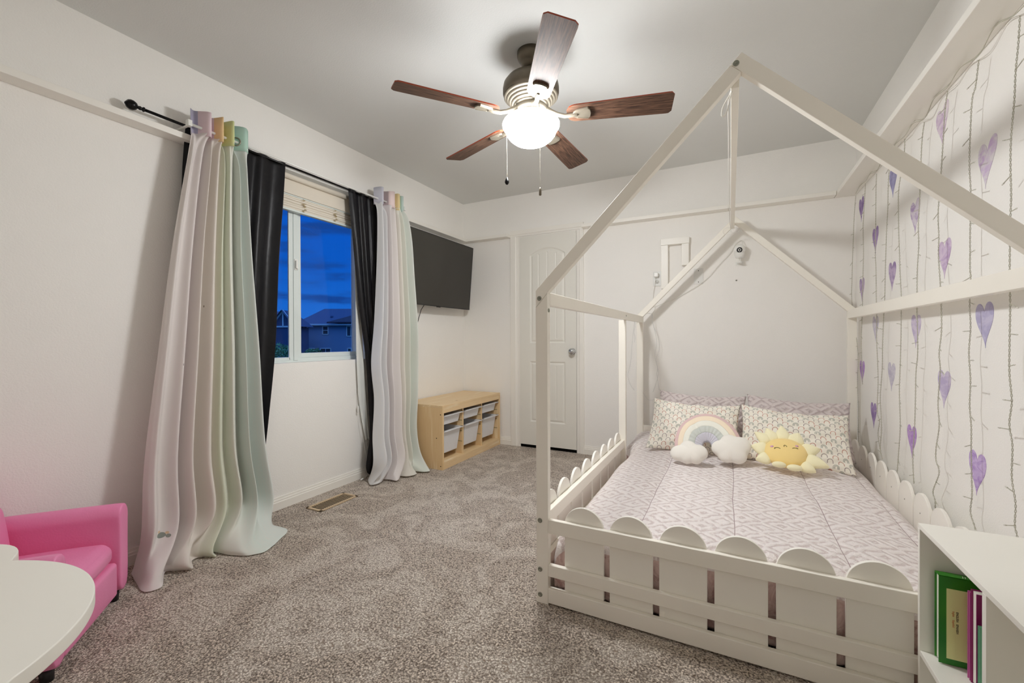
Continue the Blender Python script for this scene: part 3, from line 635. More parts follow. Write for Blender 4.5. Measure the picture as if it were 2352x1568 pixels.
hc2 = [(RX-.034, 2.392), (RX+.032, 2.410), (RX+.03, 2.426), (RX-.034, 2.452), (RX-.03, 2.482), (RX+.032, 2.502), (RX+.034, 2.545), (RX-.03, 2.556), (RX-.03, 2.572), (RX+.03, 2.585), (RX+.03, 2.606), (RX-.028, 2.622), (RX+.026, 2.648), (RX-.01, 2.682)]
header(TR, hc2, MAT['bandR'])
n = 15
hcr = [hc2[min(int(round(i*13/14)), 13)] for i in range(15)]
rR = [(2.070, hcr), (1.995, zig(n, 2.395, 2.672, RX+.008, .030, 31, .3, .05)), (1.80, zig(n, 2.392, 2.64, RX+.016, .034, 31, .35, .105)), (1.5, zig(n, 2.38, 2.665, RX+.020, .04, 31, .4, .10)), (1.15, zig(n, 2.355, 2.70, RX+.024, .044, 31, .4, .095)), (.86, zig(n, 2.33, 2.735, RX+.022, .046, 31, .4, .07)),
      (.60, zig(n, 2.33, 2.728, RX+.05, .048, 31, .4, .04)), (.34, zig(n, 2.295, 2.722, RX+.075, .055, 31, .4)), (.15, zig(n, 2.27, 2.715, RX+.11, .062, 31, .4)),
      (.012, [(-2.36, 2.30), (-2.27, 2.235), (-2.24, 2.27), (-2.25, 2.33), (-2.29, 2.36), (-2.24, 2.38), (-2.17, 2.385), (-2.19, 2.44), (-2.25, 2.47), (-2.16, 2.50), (-2.14, 2.58), (-2.22, 2.61), (-2.12, 2.64), (-2.10, 2.69), (-2.22, 2.72)])]
P, UV = drape(rR, 380, 170, .0036, 5)
P[..., 2] = np.maximum(P[..., 2], .004); P[..., 0] = np.maximum(P[..., 0], XL+.075)
MB().grid(P, UV).build('drape', MAT['sheerR'], TR, solid=.001)

# ------------------------------------------------------------------ television
TV = thing('television', (XL+.1, 3.1, 1.335), 'flat black television tilted down on the wall above the toy storage', 'television')
xb, xt, zb, zt, ya, yb_ = -2.350, -2.300, 1.335, 1.953, 2.64, 3.655
up = Vector((xt-xb, 0, zt-zb)).normalized(); nrm = Vector((up.z, 0, -up.x)); Hh = math.hypot(xt-xb, zt-zb)
TM = Matrix(((0, up.x, nrm.x, xb), (1, up.y, nrm.y, ya), (0, up.z, nrm.z, zb), (0, 0, 0, 1)))   # (a along wall, b up, c outward)
Wd = yb_-ya
MB().box(0, Wd, 0, Hh, -.028, -.002).xf(TM).build('casing', MAT['black'], TV, bevel=.003)
m = MB(); t = .007
m.box(0, Wd, 0, t, -.004, .0015); m.box(0, Wd, Hh-t, Hh, -.004, .0015); m.box(0, t, 0, Hh, -.004, .0015); m.box(Wd-t, Wd, 0, Hh, -.004, .0015); m.xf(TM).build('bezel', MAT['black'], TV, bevel=.001)
plab(MB().box(t, Wd-t, t, Hh-t, -.004, .0002).xf(TM).build('screen', MAT['screen'], TV), 'dark glossy screen')
MB().box(Wd*.5-.02, Wd*.5+.03, -.006, .002, -.012, -.002).xf(TM).build('sensor', MAT['black'], TV)
m = MB(); m.box(XL, XL+.02, 2.95, 3.25, 1.5, 1.8); m.box(XL+.02, XL+.10, 2.99, 3.01, 1.55, 1.75); m.box(XL+.02, XL+.10, 3.19, 3.21, 1.55, 1.75); m.build('wall_mount', MAT['black'], TV)
m = MB(); m.tube([(XL+.10, 2.99, 1.36), (XL+.05, 2.99, 1.30), (XL+.012, 2.988, 1.19), (XL+.01, 2.972, 1.04), (XL+.01, 2.976, .9), (XL+.01, 2.98, .6)], .0028, 8); m.build('power_cord', MAT['black'], TV)

# ------------------------------------------------------------------ pine toy storage
x0, x1, y0, y1, z1 = XL+.015, -2.033, 2.765, 3.715, .512; th = .019
TS = thing('toy_storage_unit', ((x0+x1)/2, (y0+y1)/2, 0), 'low pine storage frame with six white bins under the television', 'storage unit')
for ya_ in (y0, y1-th): MB().box(x0, x1, ya_, ya_+th, 0.0, z1-th).build('side_panel', MAT['pine_side'], TS, bevel=.0015)
MB().box(x0, x1, y0, y1, z1-th, z1).build('top_panel', MAT['pine'], TS, bevel=.0015)
MB().box(x1-.018, x1-.001, y0+th, y1-th, z1-.062, z1-th).build('front_rail', MAT['pine'], TS, bevel=.0015)
m = MB(); m.box(x0, x1-.001, y0+th, y1-th, .045, .06); m.box(x1-.02, x1-.001, y0+th, y1-th, 0.0, .045); m.build('bottom_panel', MAT['pine'], TS, bevel=.0015)
MB().box(x0, x0+.006, y0+th, y1-th, .06, z1-th).build('back_panel', MAT['pine'], TS)
ins = (y1-y0-2*th); wcol = (ins-2*.016)/3; cols = []
yy = y0+th
for c in range(3):
    cols.append((yy, yy+wcol)); yy += wcol
    if c < 2: MB().box(x0+.006, x1-.019, yy, yy+.016, .06, z1-.062).build('divider', MAT['pine_side'], TS, bevel=.0012); yy += .016
grooves = (.165, .255, .345)
for (ca, cb) in cols:
    for gz in grooves:
        MB().box(x0+.01, x1-.024, cb-.0012, cb+.0002, gz-.0045, gz+.0045).build('runner_groove', MAT['knot'], TS); MB().box(x0+.01, x1-.024, ca-.0002, ca+.0012, gz-.0045, gz+.0045).build('runner_groove', MAT['knot'], TS)
for zz in (.03, .25, .44): MB().lathe([(.004, 0), (.004, .001)], (x1-.06 if zz == .25 else x1-.02, y0-.001, zz), 10, axis='y').build('screw_hole', MAT['dark'], TS)
lev = {'shallow': (.425, .345), 'deep': (.300, .112)}
posn = ['left', 'middle', 'right']
for ci, (ca, cb) in enumerate(cols):
    for kind_, (zr, zbm) in lev.items():
        B = thing('storage_bin', ((x0+x1)/2, (ca+cb)/2, zbm), 'white %s plastic bin in the %s column of the pine unit, %s' % (kind_, posn[ci], 'upper row' if kind_ == 'shallow' else 'lower row'), 'storage bin', 'white bins in the pine unit')
        xf, xbk = x1-.004, x0+.03; ri = .006
        ta, tb = ca+.003, cb-.003; sl = .022 if kind_ == 'deep' else .014; T_ = .0025
        def ring(z, ina, inx):
            return [(xbk+inx, ta+ina, z), (xf-inx, ta+ina, z), (xf-inx, tb-ina, z), (xbk+inx, tb-ina, z)]
        o1 = ring(zr, .020, .022); o2_ = ring(zbm, .020+sl, .022+sl); i1 = ring(zr, .023, .025); i2 = ring(zbm+.003, .023+sl, .025+sl)
        v = o1+o2_+i1+i2; fs = [(4, 5, 6, 7), (15, 14, 13, 12)]
        for i in range(4):
            j = (i+1) % 4; fs += [(i, j, 4+j, 4+i), (8+i, 12+i, 12+j, 8+j), (i, 8+i, 8+j, j)]
        MB().add(v, fs).build('tub', MAT['bin'], B, bevel=.002)
        m = MB(); h = .008
        m.box(xf-.026, xf, ta, tb, zr-h, zr); m.box(xbk, xbk+.024, ta, tb, zr-h, zr); m.box(xbk, xf, ta, ta+.022, zr-.004, zr); m.box(xbk, xf, tb-.022, tb, zr-.004, zr)
        m.build('rim', MAT['bin'], B, bevel=.0025)

# ------------------------------------------------------------------ floor register
V = thing('floor_vent', (-2.265, 1.91, 0), 'tan metal floor register set in the carpet under the window', 'floor vent')
MAT['tan'] = plain('tan_metal', (196, 172, 140), .45, .5)
vx0, vx1, vy0, vy1 = -2.334, -2.199, 1.765, 2.056
m = MB(); m.box(vx0, vx1, vy0, vy0+.018, .001, .007); m.box(vx0, vx1, vy1-.018, vy1, .001, .007); m.box(vx0, vx0+.018, vy0, vy1, .001, .007); m.box(vx1-.018, vx1, vy0, vy1, .001, .007); m.build('frame', MAT['tan'], V, bevel=.0015)
MB().box(vx0+.01, vx1-.01, vy0+.01, vy1-.01, .0005, .0015).build('duct_shade', MAT['dark'], V)  # flat dark sheet painting in the shade below the slats
m = MB(); ns = 18
for i in range(ns): yv = vy0+.024+(vy1-vy0-.048)*i/(ns-1); m.box(vx0+.016, vx1-.016, yv-.0024, yv+.0024, .0015, .0028)
m.build('slats', MAT['tan'], V)

# ------------------------------------------------------------------ house bed
Bed = thing('house_bed', (.032, 2.58, 0), 'white wooden house-frame floor bed with scalloped rails', 'bed')
def rect(x0, x1, z0, z1): return [(x0, z0), (x1, z0), (x1, z1), (x0, z1)]
YA, YA2, YC, YC2 = 1.545, 1.575, 3.58, 3.61
for (ya_, yb2) in ((YA, YA2), (YC, YC2)):
    MB().prism([(-.685, 0), (-.635, 0), (-.635, 1.2165), (-.685, 1.1595)], 1, ya_, yb2).build('post', MAT['bed'], Bed, bevel=.0025)
    MB().prism([(.749, 0), (.699, 0), (.699, 1.2165), (.749, 1.1595)], 1, ya_, yb2).build('post', MAT['bed'], Bed, bevel=.0025)
    MB().prism([(-.685, 1.1605), (-.685, 1.229), (0, 1.914), (.0315, 1.8835), (-.635, 1.2175)], 1, ya_, yb2).build('rafter', MAT['bed'], Bed, bevel=.0025)
    MB().prism([(.749, 1.1605), (.749, 1.229), (.032, 1.946), (.0007, 1.9145), (.699, 1.2175)], 1, ya_, yb2).build('rafter', MAT['bed'], Bed, bevel=.0025)
MB().box(-.665, -.635, YA2, YC, 1.170, 1.221).build('eave_rail', MAT['bed'], Bed, bevel=.0025)
MB().box(.699, .729, YA2, YC, 1.170, 1.228).build('eave_rail', MAT['bed'], Bed, bevel=.0025)
MB().box(.001, .026, YA2, YC, 1.852, 1.897).build('ridge_beam', MAT['bed'], Bed, bevel=.0025)
MB().box(-.700, -.652, 3.012, 3.042, 0, 1.169).build('mid_post', MAT['bed'], Bed, bevel=.0025)
for (za, zb_) in ((.280, .334), (.112, .158), (.008, .066)):
    MB().box(-.635, .699, 1.545, 1.565, za, zb_).build('foot_rail', MAT['bed'], Bed, bevel=.0025)
    MB().box(-.684, -.660, YA2, 3.012, za, zb_).build('side_rail', MAT['bed'], Bed, bevel=.0025)
    MB().box(.713, .737, YA2, YC, za, zb_).build('side_rail', MAT['bed'], Bed, bevel=.0025)
    MB().box(-.635, .699, YC+.004, YC+.024, za, zb_).build('head_rail', MAT['bed'], Bed, bevel=.0025)
def scal(c, w, z0=.028, z1=.394): r = w/2; return [(c-r, z0), (c+r, z0)]+[(c+r*math.cos(a), z1-r+r*math.sin(a)) for a in np.linspace(0, PI, 25)]
for i in range(7): MB().prism(scal(-.4975+.1751*i, .1535), 1, 1.566, 1.578).build('scallop_board', MAT['scallop'], Bed, bevel=.0015)
for i in range(8): MB().prism(scal(1.700+.176*i, .154), 0, -.698, -.686).build('scallop_board', MAT['scallop'], Bed, bevel=.0015)
for i in range(11):
    if i == 0: continue
    MB().prism(scal(1.625+.178*i, .171), 0, .699, .711).build('scallop_board', MAT['scallop'], Bed, bevel=.0015)
def bolt(x, y, z, ax='y', r=.0095):
    m = MB()
    if ax == 'y': m.lathe([(r, 0), (r*.95, -.0018), (r*.45, -.0018), (r*.4, -.0006)], (x, y, z), 16, axis='y')
    else: m.lathe([(r, 0), (r*.95, .0018), (r*.45, .0018), (r*.4, .0006)], (x, y, z), 16, axis='x')
    m.build('bolt', MAT['bolt'], Bed)
for (bx, bz_) in ((-.6685, 1.197), (.0165, 1.914), (-.6685, .325), (-.6685, .133), (-.6685, .034)): bolt(bx, YA, bz_)
bolt(-.635, 1.560, 1.150, 'x', .008); bolt(-.635, 2.96, 1.196, 'x', .005)
for i in range(1, 11): MB().lathe([(.003, 0), (.003, -.0008)], (.699, 1.625+.178*i+.01, .310), 8, axis='x').build('board_screw', MAT['bolt'], Bed)
for i in range(14): MB().box(-.63, .699, 1.66+.14*i, 1.72+.14*i, .03, .05).build('slat', MAT['pine'], Bed)
# mattress
Mx = rbox(-.612, .672, 1.612, 3.56, .052, .25, .04); o = Mx.build('mattress', plain('mattress_ticking', (232, 228, 222), .9, .1), weld=True); tag(o, 'white mattress lying in the bed frame under the comforter', 'mattress')
# comforter: top sheet with rounded edges, then falling sides
nx, ny = 190, 260
s = np.linspace(0, 1, nx); t = np.linspace(0, 1, ny); S_, T_ = np.meshgrid(s, t)
def edge_wrap(q, lo, hi, drop, r):
    """arc-length style mapping: returns coordinate and downward offset"""
    L = (hi-lo); a = q*(L+2*drop)-drop
    pos = np.where(a < 0, lo, np.where(a > L, hi, lo+a)); dn = np.where(a < 0, -a, np.where(a > L, a-L, 0)); return pos, dn, a, L
px_, dx_, ax_, Lx = edge_wrap(S_, -.625, .690, .20, .06); py_, dy_, ay_, Ly = edge_wrap(T_, 1.590, 3.570, .22, .06)
ex = np.minimum(px_+.625, .690-px_); ey = np.minimum(py_-1.590, 3.570-py_)
def rnd(e, r): e = np.clip(e, 0, r); return r-np.sqrt(np.maximum(r*r-(r-e)**2, 0))
zt_ = .322-rnd(ex, .075)*1.0-rnd(ey, .055)
zt_ -= .048*np.clip(np.abs(px_-.0325)/.63, 0, 1)**3.5
zt_ += .006*np.sin(5*px_+2*py_)*np.sin(3.1*py_)+.004*np.sin(17*px_+7*py_)+.003*np.sin(13*py_-9*px_)
for sx in (-.315, .01, .335, .60): zt_ -= .006*np.exp(-((px_-sx)/.010)**2)
zt_ += .010*np.exp(-((px_+.60)/.10)**2)*np.clip((py_-2.9)/.3, 0, 1)
zz = np.maximum(zt_-dx_-dy_, .056); P = np.stack([px_-.010*np.clip(dx_*6, 0, 1)*np.sign(-ax_)*0, py_, zz], -1)
hm = np.clip((py_-3.06)/.12, 0, 1)*(px_ < -.45)           # spills sideways by the head where there is no rail
P[..., 0] -= .065*hm*np.clip((-.45-px_)/.17, 0, 1)
P[..., 1] = np.where(dy_ > 0, P[..., 1]-.004*np.sin(30*px_)*(ay_ < 0)+.0, P[..., 1])
m = MB(); m.grid(P)
for fi, f in enumerate(m.f):
    j, i = divmod(fi, nx-1)
    if dx_[j, i] > .015 or dy_[j, i] > .015: m.mi[fi] = 1
Cf = m.build('comforter', [MAT['comforter'], MAT['reverse']], solid=.004); tag(Cf, 'mauve and white tufted diamond comforter spread over the bed', 'comforter')

# ------------------------------------------------------------------ pillows and plush toys
def frame(o, right, up_):
    r = Vector(right).normalized(); u = Vector(up_); u = (u-r*u.dot(r)).normalized(); n = r.cross(u); return Matrix(((r.x, u.x, n.x, o[0]), (r.y, u.y, n.y, o[1]), (r.z, u.z, n.z, o[2]), (0, 0, 0, 1)))
def pillow(w, h, th_, seed, uvoff=(0, 0), sag=.02, n=64):
    rs = np.random.RandomState(seed); a = np.linspace(-1, 1, n); Ax, Bx = np.meshgrid(a, a)
    pin = .055
    X = Ax*w/2*(1-pin*(1-Bx**2)*np.abs(Ax)**3+.02*np.abs(Bx)**8*0); Y = Bx*h/2*(1-pin*1.4*(1-Ax**2)*np.abs(Bx)**3)
    T = th_/2*np.sqrt(np.clip((1-np.abs(Ax)**2.6)*(1-np.abs(Bx)**2.6), 0, 1))
    T = T*(1+.10*np.sin(3*Ax+seed)*np.cos(2.3*Bx+seed*.7))+.0045*np.sin(11*Ax+4*Bx+seed)*np.clip(T/th_*4, 0, 1)+.003*np.sin(23*Bx-13*Ax)*np.clip(T/th_*4, 0, 1)
    Y = Y-sag*(Bx > 0)*Bx*(1-Ax**2)*.8
    UV = np.stack([Ax*w/2+.5+uvoff[0], Bx*h/2+.5+uvoff[1]], -1); m = MB()
    m.grid(np.stack([X, Y, T], -1), UV); m.grid(np.stack([X, Y, -T*.8], -1)[:, ::-1], UV[:, ::-1])
    return m
def make_pillow(name, w, h, th_, M, mat, seed, label, cat, group, **kw):
    m = pillow(w, h, th_, seed, **kw); m.xf(M); o = m.build(name, mat, weld=True); tag(o, label, cat, group); return o
def leanvec(deg): a = math.radians(deg); return (0, math.sin(a), math.cos(a))
make_pillow('pillow', .575, .40, .12, frame((-.195, 3.285, .478), (1, 0, -.03), leanvec(34)), MAT['sham'], 2, 'mauve tufted diamond pillow at the left back of the bed', 'pillow', 'mauve tufted pillows against the wall')
make_pillow('pillow', .575, .40, .12, frame((.380, 3.275, .474), (1, 0, -.045), leanvec(34)), MAT['sham'], 5, 'mauve tufted diamond pillow at the right back of the bed', 'pillow', 'mauve tufted pillows against the wall')
make_pillow('pillow', .545, .40, .11, frame((-.220, 3.035, .462), (1, -.02, -.03), leanvec(42)), MAT['rainbowcase'], 3, 'rainbow-print pillow behind the plush rainbow', 'pillow', 'rainbow-print pillows', sag=.03)
make_pillow('pillow', .560, .40, .11, frame((.330, 3.010, .455), (1, -.02, -.05), leanvec(44)), MAT['rainbowcase'], 4, 'rainbow-print pillow behind the plush sun', 'pillow', 'rainbow-print pillows', uvoff=(.013, .01), sag=.03)

def inflate(outl, th_, cen=None, rings=14, flat=.35, back=.6):
    """closed puffy shape from a star-shaped 2D outline (u,v); returns MB in local (u,v,n)"""
    O = np.array(outl, float); c = O.mean(0) if cen is None else np.array(cen, float); n = len(O); m = MB()
    vs = []; fs = []
    ss = np.sin(np.linspace(0, PI/2, rings+1))[1:]
    vs.append((c[0], c[1], th_)); 
    for s in ss:
        for p in O: q = c+(p-c)*s; vs.append((q[0], q[1], th_*math.sqrt(max(0, 1-s*s))**.85))
    bo = len(vs); vs.append((c[0], c[1], -th_*back))
    for s in ss[:-1]:
        for p in O: q = c+(p-c)*s; vs.append((q[0], q[1], -th_*back*math.sqrt(max(0, 1-s*s))**.85))
    def idx(side, r, i): return (1+r*n+i % n) if (side == 0 or r == rings-1) else (bo+1+r*n+i % n)
    for side in (0, 1):
        c0 = 0 if side == 0 else bo
        for i in range(n):
            f = (c0, idx(side, 0, i), idx(side, 0, i+1)); fs.append(f if side == 0 else f[::-1])
            for r in range(rings-1):
                f = (idx(side, r, i), idx(side, r+1, i), idx(side, r+1, i+1), idx(side, r, i+1)); fs.append(f if side == 0 else f[::-1])
    m.add(vs, fs, 0, True); return m
def ell(cx, cy, a, b, n=48): return [(cx+a*math.cos(t), cy+b*math.sin(t)) for t in np.linspace(0, 2*PI, n, endpoint=False)]
# --- sun
sunT = thing('sun_plush', (.255, 2.66, .33), 'plush yellow sun pillow with sleepy face leaning on the right pillow', 'plush toy')
SM = frame((.261, 2.715, .419), (1, 0, -.0), (-.0, math.sin(math.radians(44)), math.cos(math.radians(44))))
MB_ = inflate(ell(0, 0, .102, .085, 64), .050); MB_.xf(SM).build('face', MAT['sun'], sunT)
ky = .00202/9.22; kv = .00202/9.22/.86
rays = [((390, 500), (655, 640), 92), ((655, 385), (770, 620), 100), ((985, 300), (1000, 600), 105), ((1340, 440), (1240, 640), 120), ((1735, 765), (1440, 800), 110), ((1855, 1190), (1480, 1010), 105), ((1590, 1365), (1390, 1190), 92), ((305, 825), (560, 870), 112), ((388, 1185), (620, 1090), 100)]
for (tip, root, wd) in rays:
    tu, tv = (tip[0]-1020)*ky*1.02, -(tip[1]-915)*(kv*1.10 if tip[1] < 915 else ky*.96); ru, rv = (root[0]-1020)*ky, -(root[1]-915)*kv
    ru *= .80; rv *= .80
    ax = Vector((tu-ru, tv-rv)); L = ax.length; ax.normalize(); pv = Vector((-ax.y, ax.x)); hw = wd*ky*1.62; ol = []
    for q in np.linspace(0, 2*PI, 40, endpoint=False):
        a = -math.cos(q); f = (a+1)/2; wv = hw*(math.sin(q))*(1.30-.95*f**1.25); ol.append((ru+ax.x*f*L+pv.x*wv, rv+ax.y*f*L+pv.y*wv))
    cu_ = (ru+ax.x*.42*L, rv+ax.y*.42*L); mm_ = inflate(ol, .026, cu_, 10); mm_.xf(SM).build('ray', MAT['ray'], sunT)
for (cx, cy, a, b) in ((860, 1250, 150, 62), (1170, 1285, 160, 66)):
    mm_ = inflate(ell((cx-1020)*ky, -(cy-915)*kv, a*ky, b*kv, 32), .020, None, 10); mm_.xf(SM @ Matrix.Translation((0, 0, .022))).build('ray', MAT['ray'], sunT)
def on_sun(u_, v_): 
    s = min(.999, math.sqrt((u_/.102)**2+(v_/.085)**2)); return SM @ Vector((u_, v_, .050*math.sqrt(1-s*s)**.85+.0012))
def sunpt(zx, zy): return on_sun((zx-1020)*ky, -(zy-915)*kv)
m = MB()
m.tube([sunpt(*p) for p in [(780, 918), (800, 912), (830, 906), (860, 908), (885, 918), (898, 930)]], .0013, 6); m.tube([sunpt(*p) for p in [(775, 938), (795, 918)]], .0011, 6); m.tube([sunpt(*p) for p in [(778, 906), (800, 914)]], .0011, 6); m.build('closed_eye', MAT['thread'], sunT); m = MB()
m.tube([sunpt(*p) for p in [(1152, 895), (1175, 882), (1205, 875), (1240, 878), (1272, 886)]], .0013, 6); m.tube([sunpt(*p) for p in [(1238, 866), (1256, 882)]], .0011, 6); m.tube([sunpt(*p) for p in [(1258, 872), (1268, 890)]], .0011, 6); m.build('closed_eye', MAT['thread'], sunT); m = MB()
m.tube([sunpt(*p) for p in [(982, 876), (978, 855), (992, 838), (1012, 838), (1030, 855), (1040, 874)]], .0014, 6); m.build('stitched_nose', MAT['thread'], sunT)
for (cx, cy) in ((730, 873), (1252, 818)):
    pts = [sunpt(cx+36*math.cos(a), cy+22*math.sin(a)) for a in np.linspace(0, 2*PI, 20, endpoint=False)]; m = MB(); m.add([sunpt(cx, cy)]+pts, [(0, i+1, (i+1) % 20+1) for i in range(20)], 0, True); plab(m.build('cheek', MAT['blush'], sunT, solid=.0008), 'pink oval cheek')
# --- rainbow
rbT = thing('rainbow_plush', (-.12, 2.70, .33), 'plush pastel rainbow with two white clouds leaning on the left pillow', 'plush toy')
RM = frame((-.126, 2.800, .396), (1, 0, 0), leanvec(36))
cols_ = [('outer_arch', 'rose', (226, 196, 194), .172, .152), ('second_arch', 'peach', (247, 230, 206), .152, .124), ('third_arch', 'cream', (242, 241, 230), .124, .094), ('fourth_arch', 'grey green', (208, 212, 206), .094, .062), ('inner_arch', 'lavender grey', (216, 214, 224), .062, .022)]
def archpt(r, t, off=0):      # slightly squashed ellipse, thick puffed section
    R0_, R1_ = .022, .172; f = (r-R0_)/(R1_-R0_); hgt = .036*math.sqrt(max(0, 1-(2*f-1)**2))**.8*(1-.35*math.exp(-((r-.022)/.03)**2))
    dent = -.012*math.exp(-((t-2.15)/.13)**2)*math.exp(-((r-.10)/.05)**2)
    tt = t; rx = r*(1.0+.02*math.cos(3*t)); return (rx*math.cos(tt)*1.08, r*math.sin(tt)*1.22, hgt+dent+.0015*math.sin(26*t)*(r < .1))
for (nm, cl, rgb, ro, ri) in cols_:
    nr, ntt = 10, 80; Pf = np.zeros((nr, ntt, 3)); Pb = np.zeros((nr, ntt, 3))
    for a in range(nr):
        r = ri+(ro-ri)*a/(nr-1)
        for b in range(ntt):
            t = -.35+(PI+.7)*b/(ntt-1); p = archpt(r, t); Pf[a, b] = p; Pb[a, b] = (p[0], p[1], -.5*p[2]-.002)
    m = MB(); m.grid(Pf); m.grid(Pb[:, ::-1])
    m.xf(RM); plab(m.build(nm, plain('plush_'+cl.replace(' ', '_'), rgb, .95, .1, nscale=420, nstr=.4, ndist=.0012, sheen=.3), rbT, solid=.0015), '%s band' % cl)
def cloud_outline(cx, cy, lobes, n=72):
    out = []
    for t in np.linspace(0, 2*PI, n, endpoint=False):
        d = np.array([math.cos(t), math.sin(t)]); best = .02
        for (lx, ly, lr) in lobes:
            b = d @ np.array([lx, ly]); c = lx*lx+ly*ly-lr*lr; disc = b*b-c
            if disc > 0: best = max(best, b+math.sqrt(disc))
        out.append(best)
    out = np.array(out)
    for _ in range(3): out = (np.roll(out, 1)+2*out+np.roll(out, -1))/4
    return [(cx+r*math.cos(t), cy+r*math.sin(t)) for r, t in zip(out, np.linspace(0, 2*PI, n, endpoint=False))]
CM1 = frame((-.205, 2.640, .385), (1, .02, .0), leanvec(38)); CM2 = frame((-.004, 2.705, .410), (1, .12, .0), leanvec(34))
m = inflate(cloud_outline(0, 0, [(-.066, -.012, .044), (-.012, .024, .046), (.045, .004, .046), (.03, -.03, .034), (-.02, -.032, .036)]), .046, (0, 0)); m.xf(CM1).build('cloud', MAT['cloud'], rbT)
m = inflate(cloud_outline(0, 0, [(-.052, .004, .044), (.0, .040, .048), (.056, .026, .052), (.036, -.030, .048), (-.02, -.030, .046)]), .046, (0, 0)); m.xf(CM2).build('cloud', MAT['cloud'], rbT)
MB().box(-.160, -.145, .03, .045, -.001, .002).xf(RM).build('care_tag', MAT['plastic'], rbT)

# ------------------------------------------------------------------ back wall fittings
Fr = thing('wall_frame', (-.403, YB, 1.6), 'white wooden three-sided frame fixed to the wall above the bed', 'wall frame')
MB().box(-.512, -.294, YB-.042, YB, 1.805, 1.858).build('top_board', MAT['trim'], Fr, bevel=.002)
MB().box(-.510, -.456, YB-.038, YB, 1.45, 1.8045).build('side_board', MAT['trim'], Fr, bevel=.002); MB().box(-.352, -.298, YB-.038, YB, 1.63, 1.8045).build('side_board', MAT['trim'], Fr, bevel=.002)
MAT['plate'] = plain('grey_white_plate', (226, 226, 223), .4, .5)
Ou = thing('power_outlet', (-.545, YB, 1.54), 'white wall outlet with a plug in its upper socket', 'outlet')
m = MB(); m.box(-.579, -.513, YB-.005, YB, 1.477, 1.598); m.build('cover_plate', MAT['plate'], Ou, bevel=.0025)
for zz in (1.566, 1.514):
    m = MB(); m.lathe([(.0165, 0), (.0165, -.003)], (-.546, YB-.005, zz), 24, axis='y'); so = m.build('socket', MAT['plastic'], Ou)
    m = MB(); m.box(-.554, -.552, YB-.0095, YB-.0075, zz-.002, zz+.008); m.box(-.541, -.539, YB-.0095, YB-.0075, zz-.002, zz+.007); m.lathe([(.0028, 0), (.0028, -.0015)], (-.5465, YB-.008, zz-.009), 10, axis='y'); m.build('slots', MAT['black'], so)
m = rbox(-.570, -.532, YB-.038, YB-.0105, 1.550, 1.588, .008); m.build('plug', MAT['plastic'], Ou, weld=True)
m = MB(); m.tube([(-.556, YB-.03, 1.552), (-.562, YB-.02, 1.50), (-.572, YB-.012, 1.44), (-.578, YB-.01, 1.38), (-.565, YB-.012, 1.33), (-.556, YB-.05, 1.28), (-.575, YB-.09, 1.235)], .0019, 7); m.build('cord', MAT['whitecord'], Ou)
Pl = thing('blank_cover_plate', (-.228, YB, 1.537), 'blank rectangular wall plate with two dark screws', 'wall plate')
MB().box(-.263, -.194, YB-.006, YB, 1.476, 1.599).build('plate', MAT['plate'], Pl, bevel=.002)
for zz in (1.582, 1.491): MB().lathe([(.0036, 0), (.003, -.001)], (-.229, YB-.006, zz), 12, axis='y').build('screw', MAT['dark'], Pl)
o = MB().lathe([(.004, 0), (.006, -.001), (.005, -.004), (.002, -.005)], (.040, YB, 1.487), 12, axis='y').build('wall_hook', MAT['bolt']); tag(o, 'tiny metal nail head in the wall below the camera', 'nail')
Cm = thing('security_camera', (.060, YB, 1.69), 'round white baby monitor camera on a small wall bracket', 'camera')
cc_ = (.060, YB-.060, 1.700)
m = MB(); m.box(.033, .088, YB-.005, YB, 1.60, 1.63); m.box(.045, .075, YB-.07, YB-.004, 1.612, 1.619); m.box(.051, .055, YB-.068, YB-.05, 1.618, 1.65); m.box(.065, .069, YB-.068, YB-.05, 1.618, 1.65); m.build('bracket', MAT['plastic'], Cm, bevel=.0015)
m = MB(); m.lathe([(.014, -.068), (.024, -.064), (.030, -.054), (.034, -.042), (.0365, -.032), (.036, -.027), (.030, -.027)], (cc_[0], cc_[1], cc_[2]+.012), 36); m.build('base', MAT['plastic'], Cm)
MB().sphere((cc_[0], cc_[1], cc_[2]+.012), .0410, 36).build('head', MAT['plastic'], Cm)
ld = Vector((0, -.90, -.22)).normalized(); lc = Vector((cc_[0], cc_[1], cc_[2]+.012)); a1 = Vector((1, 0, 0)); a2 = ld.cross(a1).normalized()
def ringdisc(r0, r1, h, mat, nm):
    m = MB(); N = 28; vs = []
    for r in (r0, r1):
        for i in range(N): t = 2*PI*i/N; vs.append(lc+ld*(math.sqrt(max(0, .0410**2-r*r))+h)+a1*(r*math.cos(t))+a2*(r*math.sin(t)))
    m.add(vs, [(i, (i+1) % N, N+(i+1) % N, N+i) for i in range(N)], 0, True); return m.build(nm, mat, Cm, solid=.0006)
ringdisc(.0105, .0195, .0006, MAT['black'], 'lens_ring'); ringdisc(.0, .0062, .0008, MAT['black'], 'lens')
m = MB(); pts = [(.078, YB-.056, 1.735), (.080, YB-.04, 1.765), (.076, YB-.02, 1.787), (.062, YB-.012, 1.787), (.036, YB-.010, 1.767), (.0, YB-.01, 1.704), (-.085, YB-.01, 1.609), (-.150, YB-.01, 1.530), (-.217, YB-.012, 1.474), (-.27, YB-.012, 1.440), (-.324, YB-.012, 1.410), (-.38, YB-.012, 1.378), (-.424, YB-.014, 1.358), (-.52, YB-.03, 1.318), (-.578, YB-.06, 1.296), (-.632, YB-.10, 1.262), (-.668, YB-.13, 1.236)]
C = cr_curve(pts, 120); m.tube([tuple(p) for p in C], .0022, 8); m.build('cable', MAT['whitecord'], Cm)
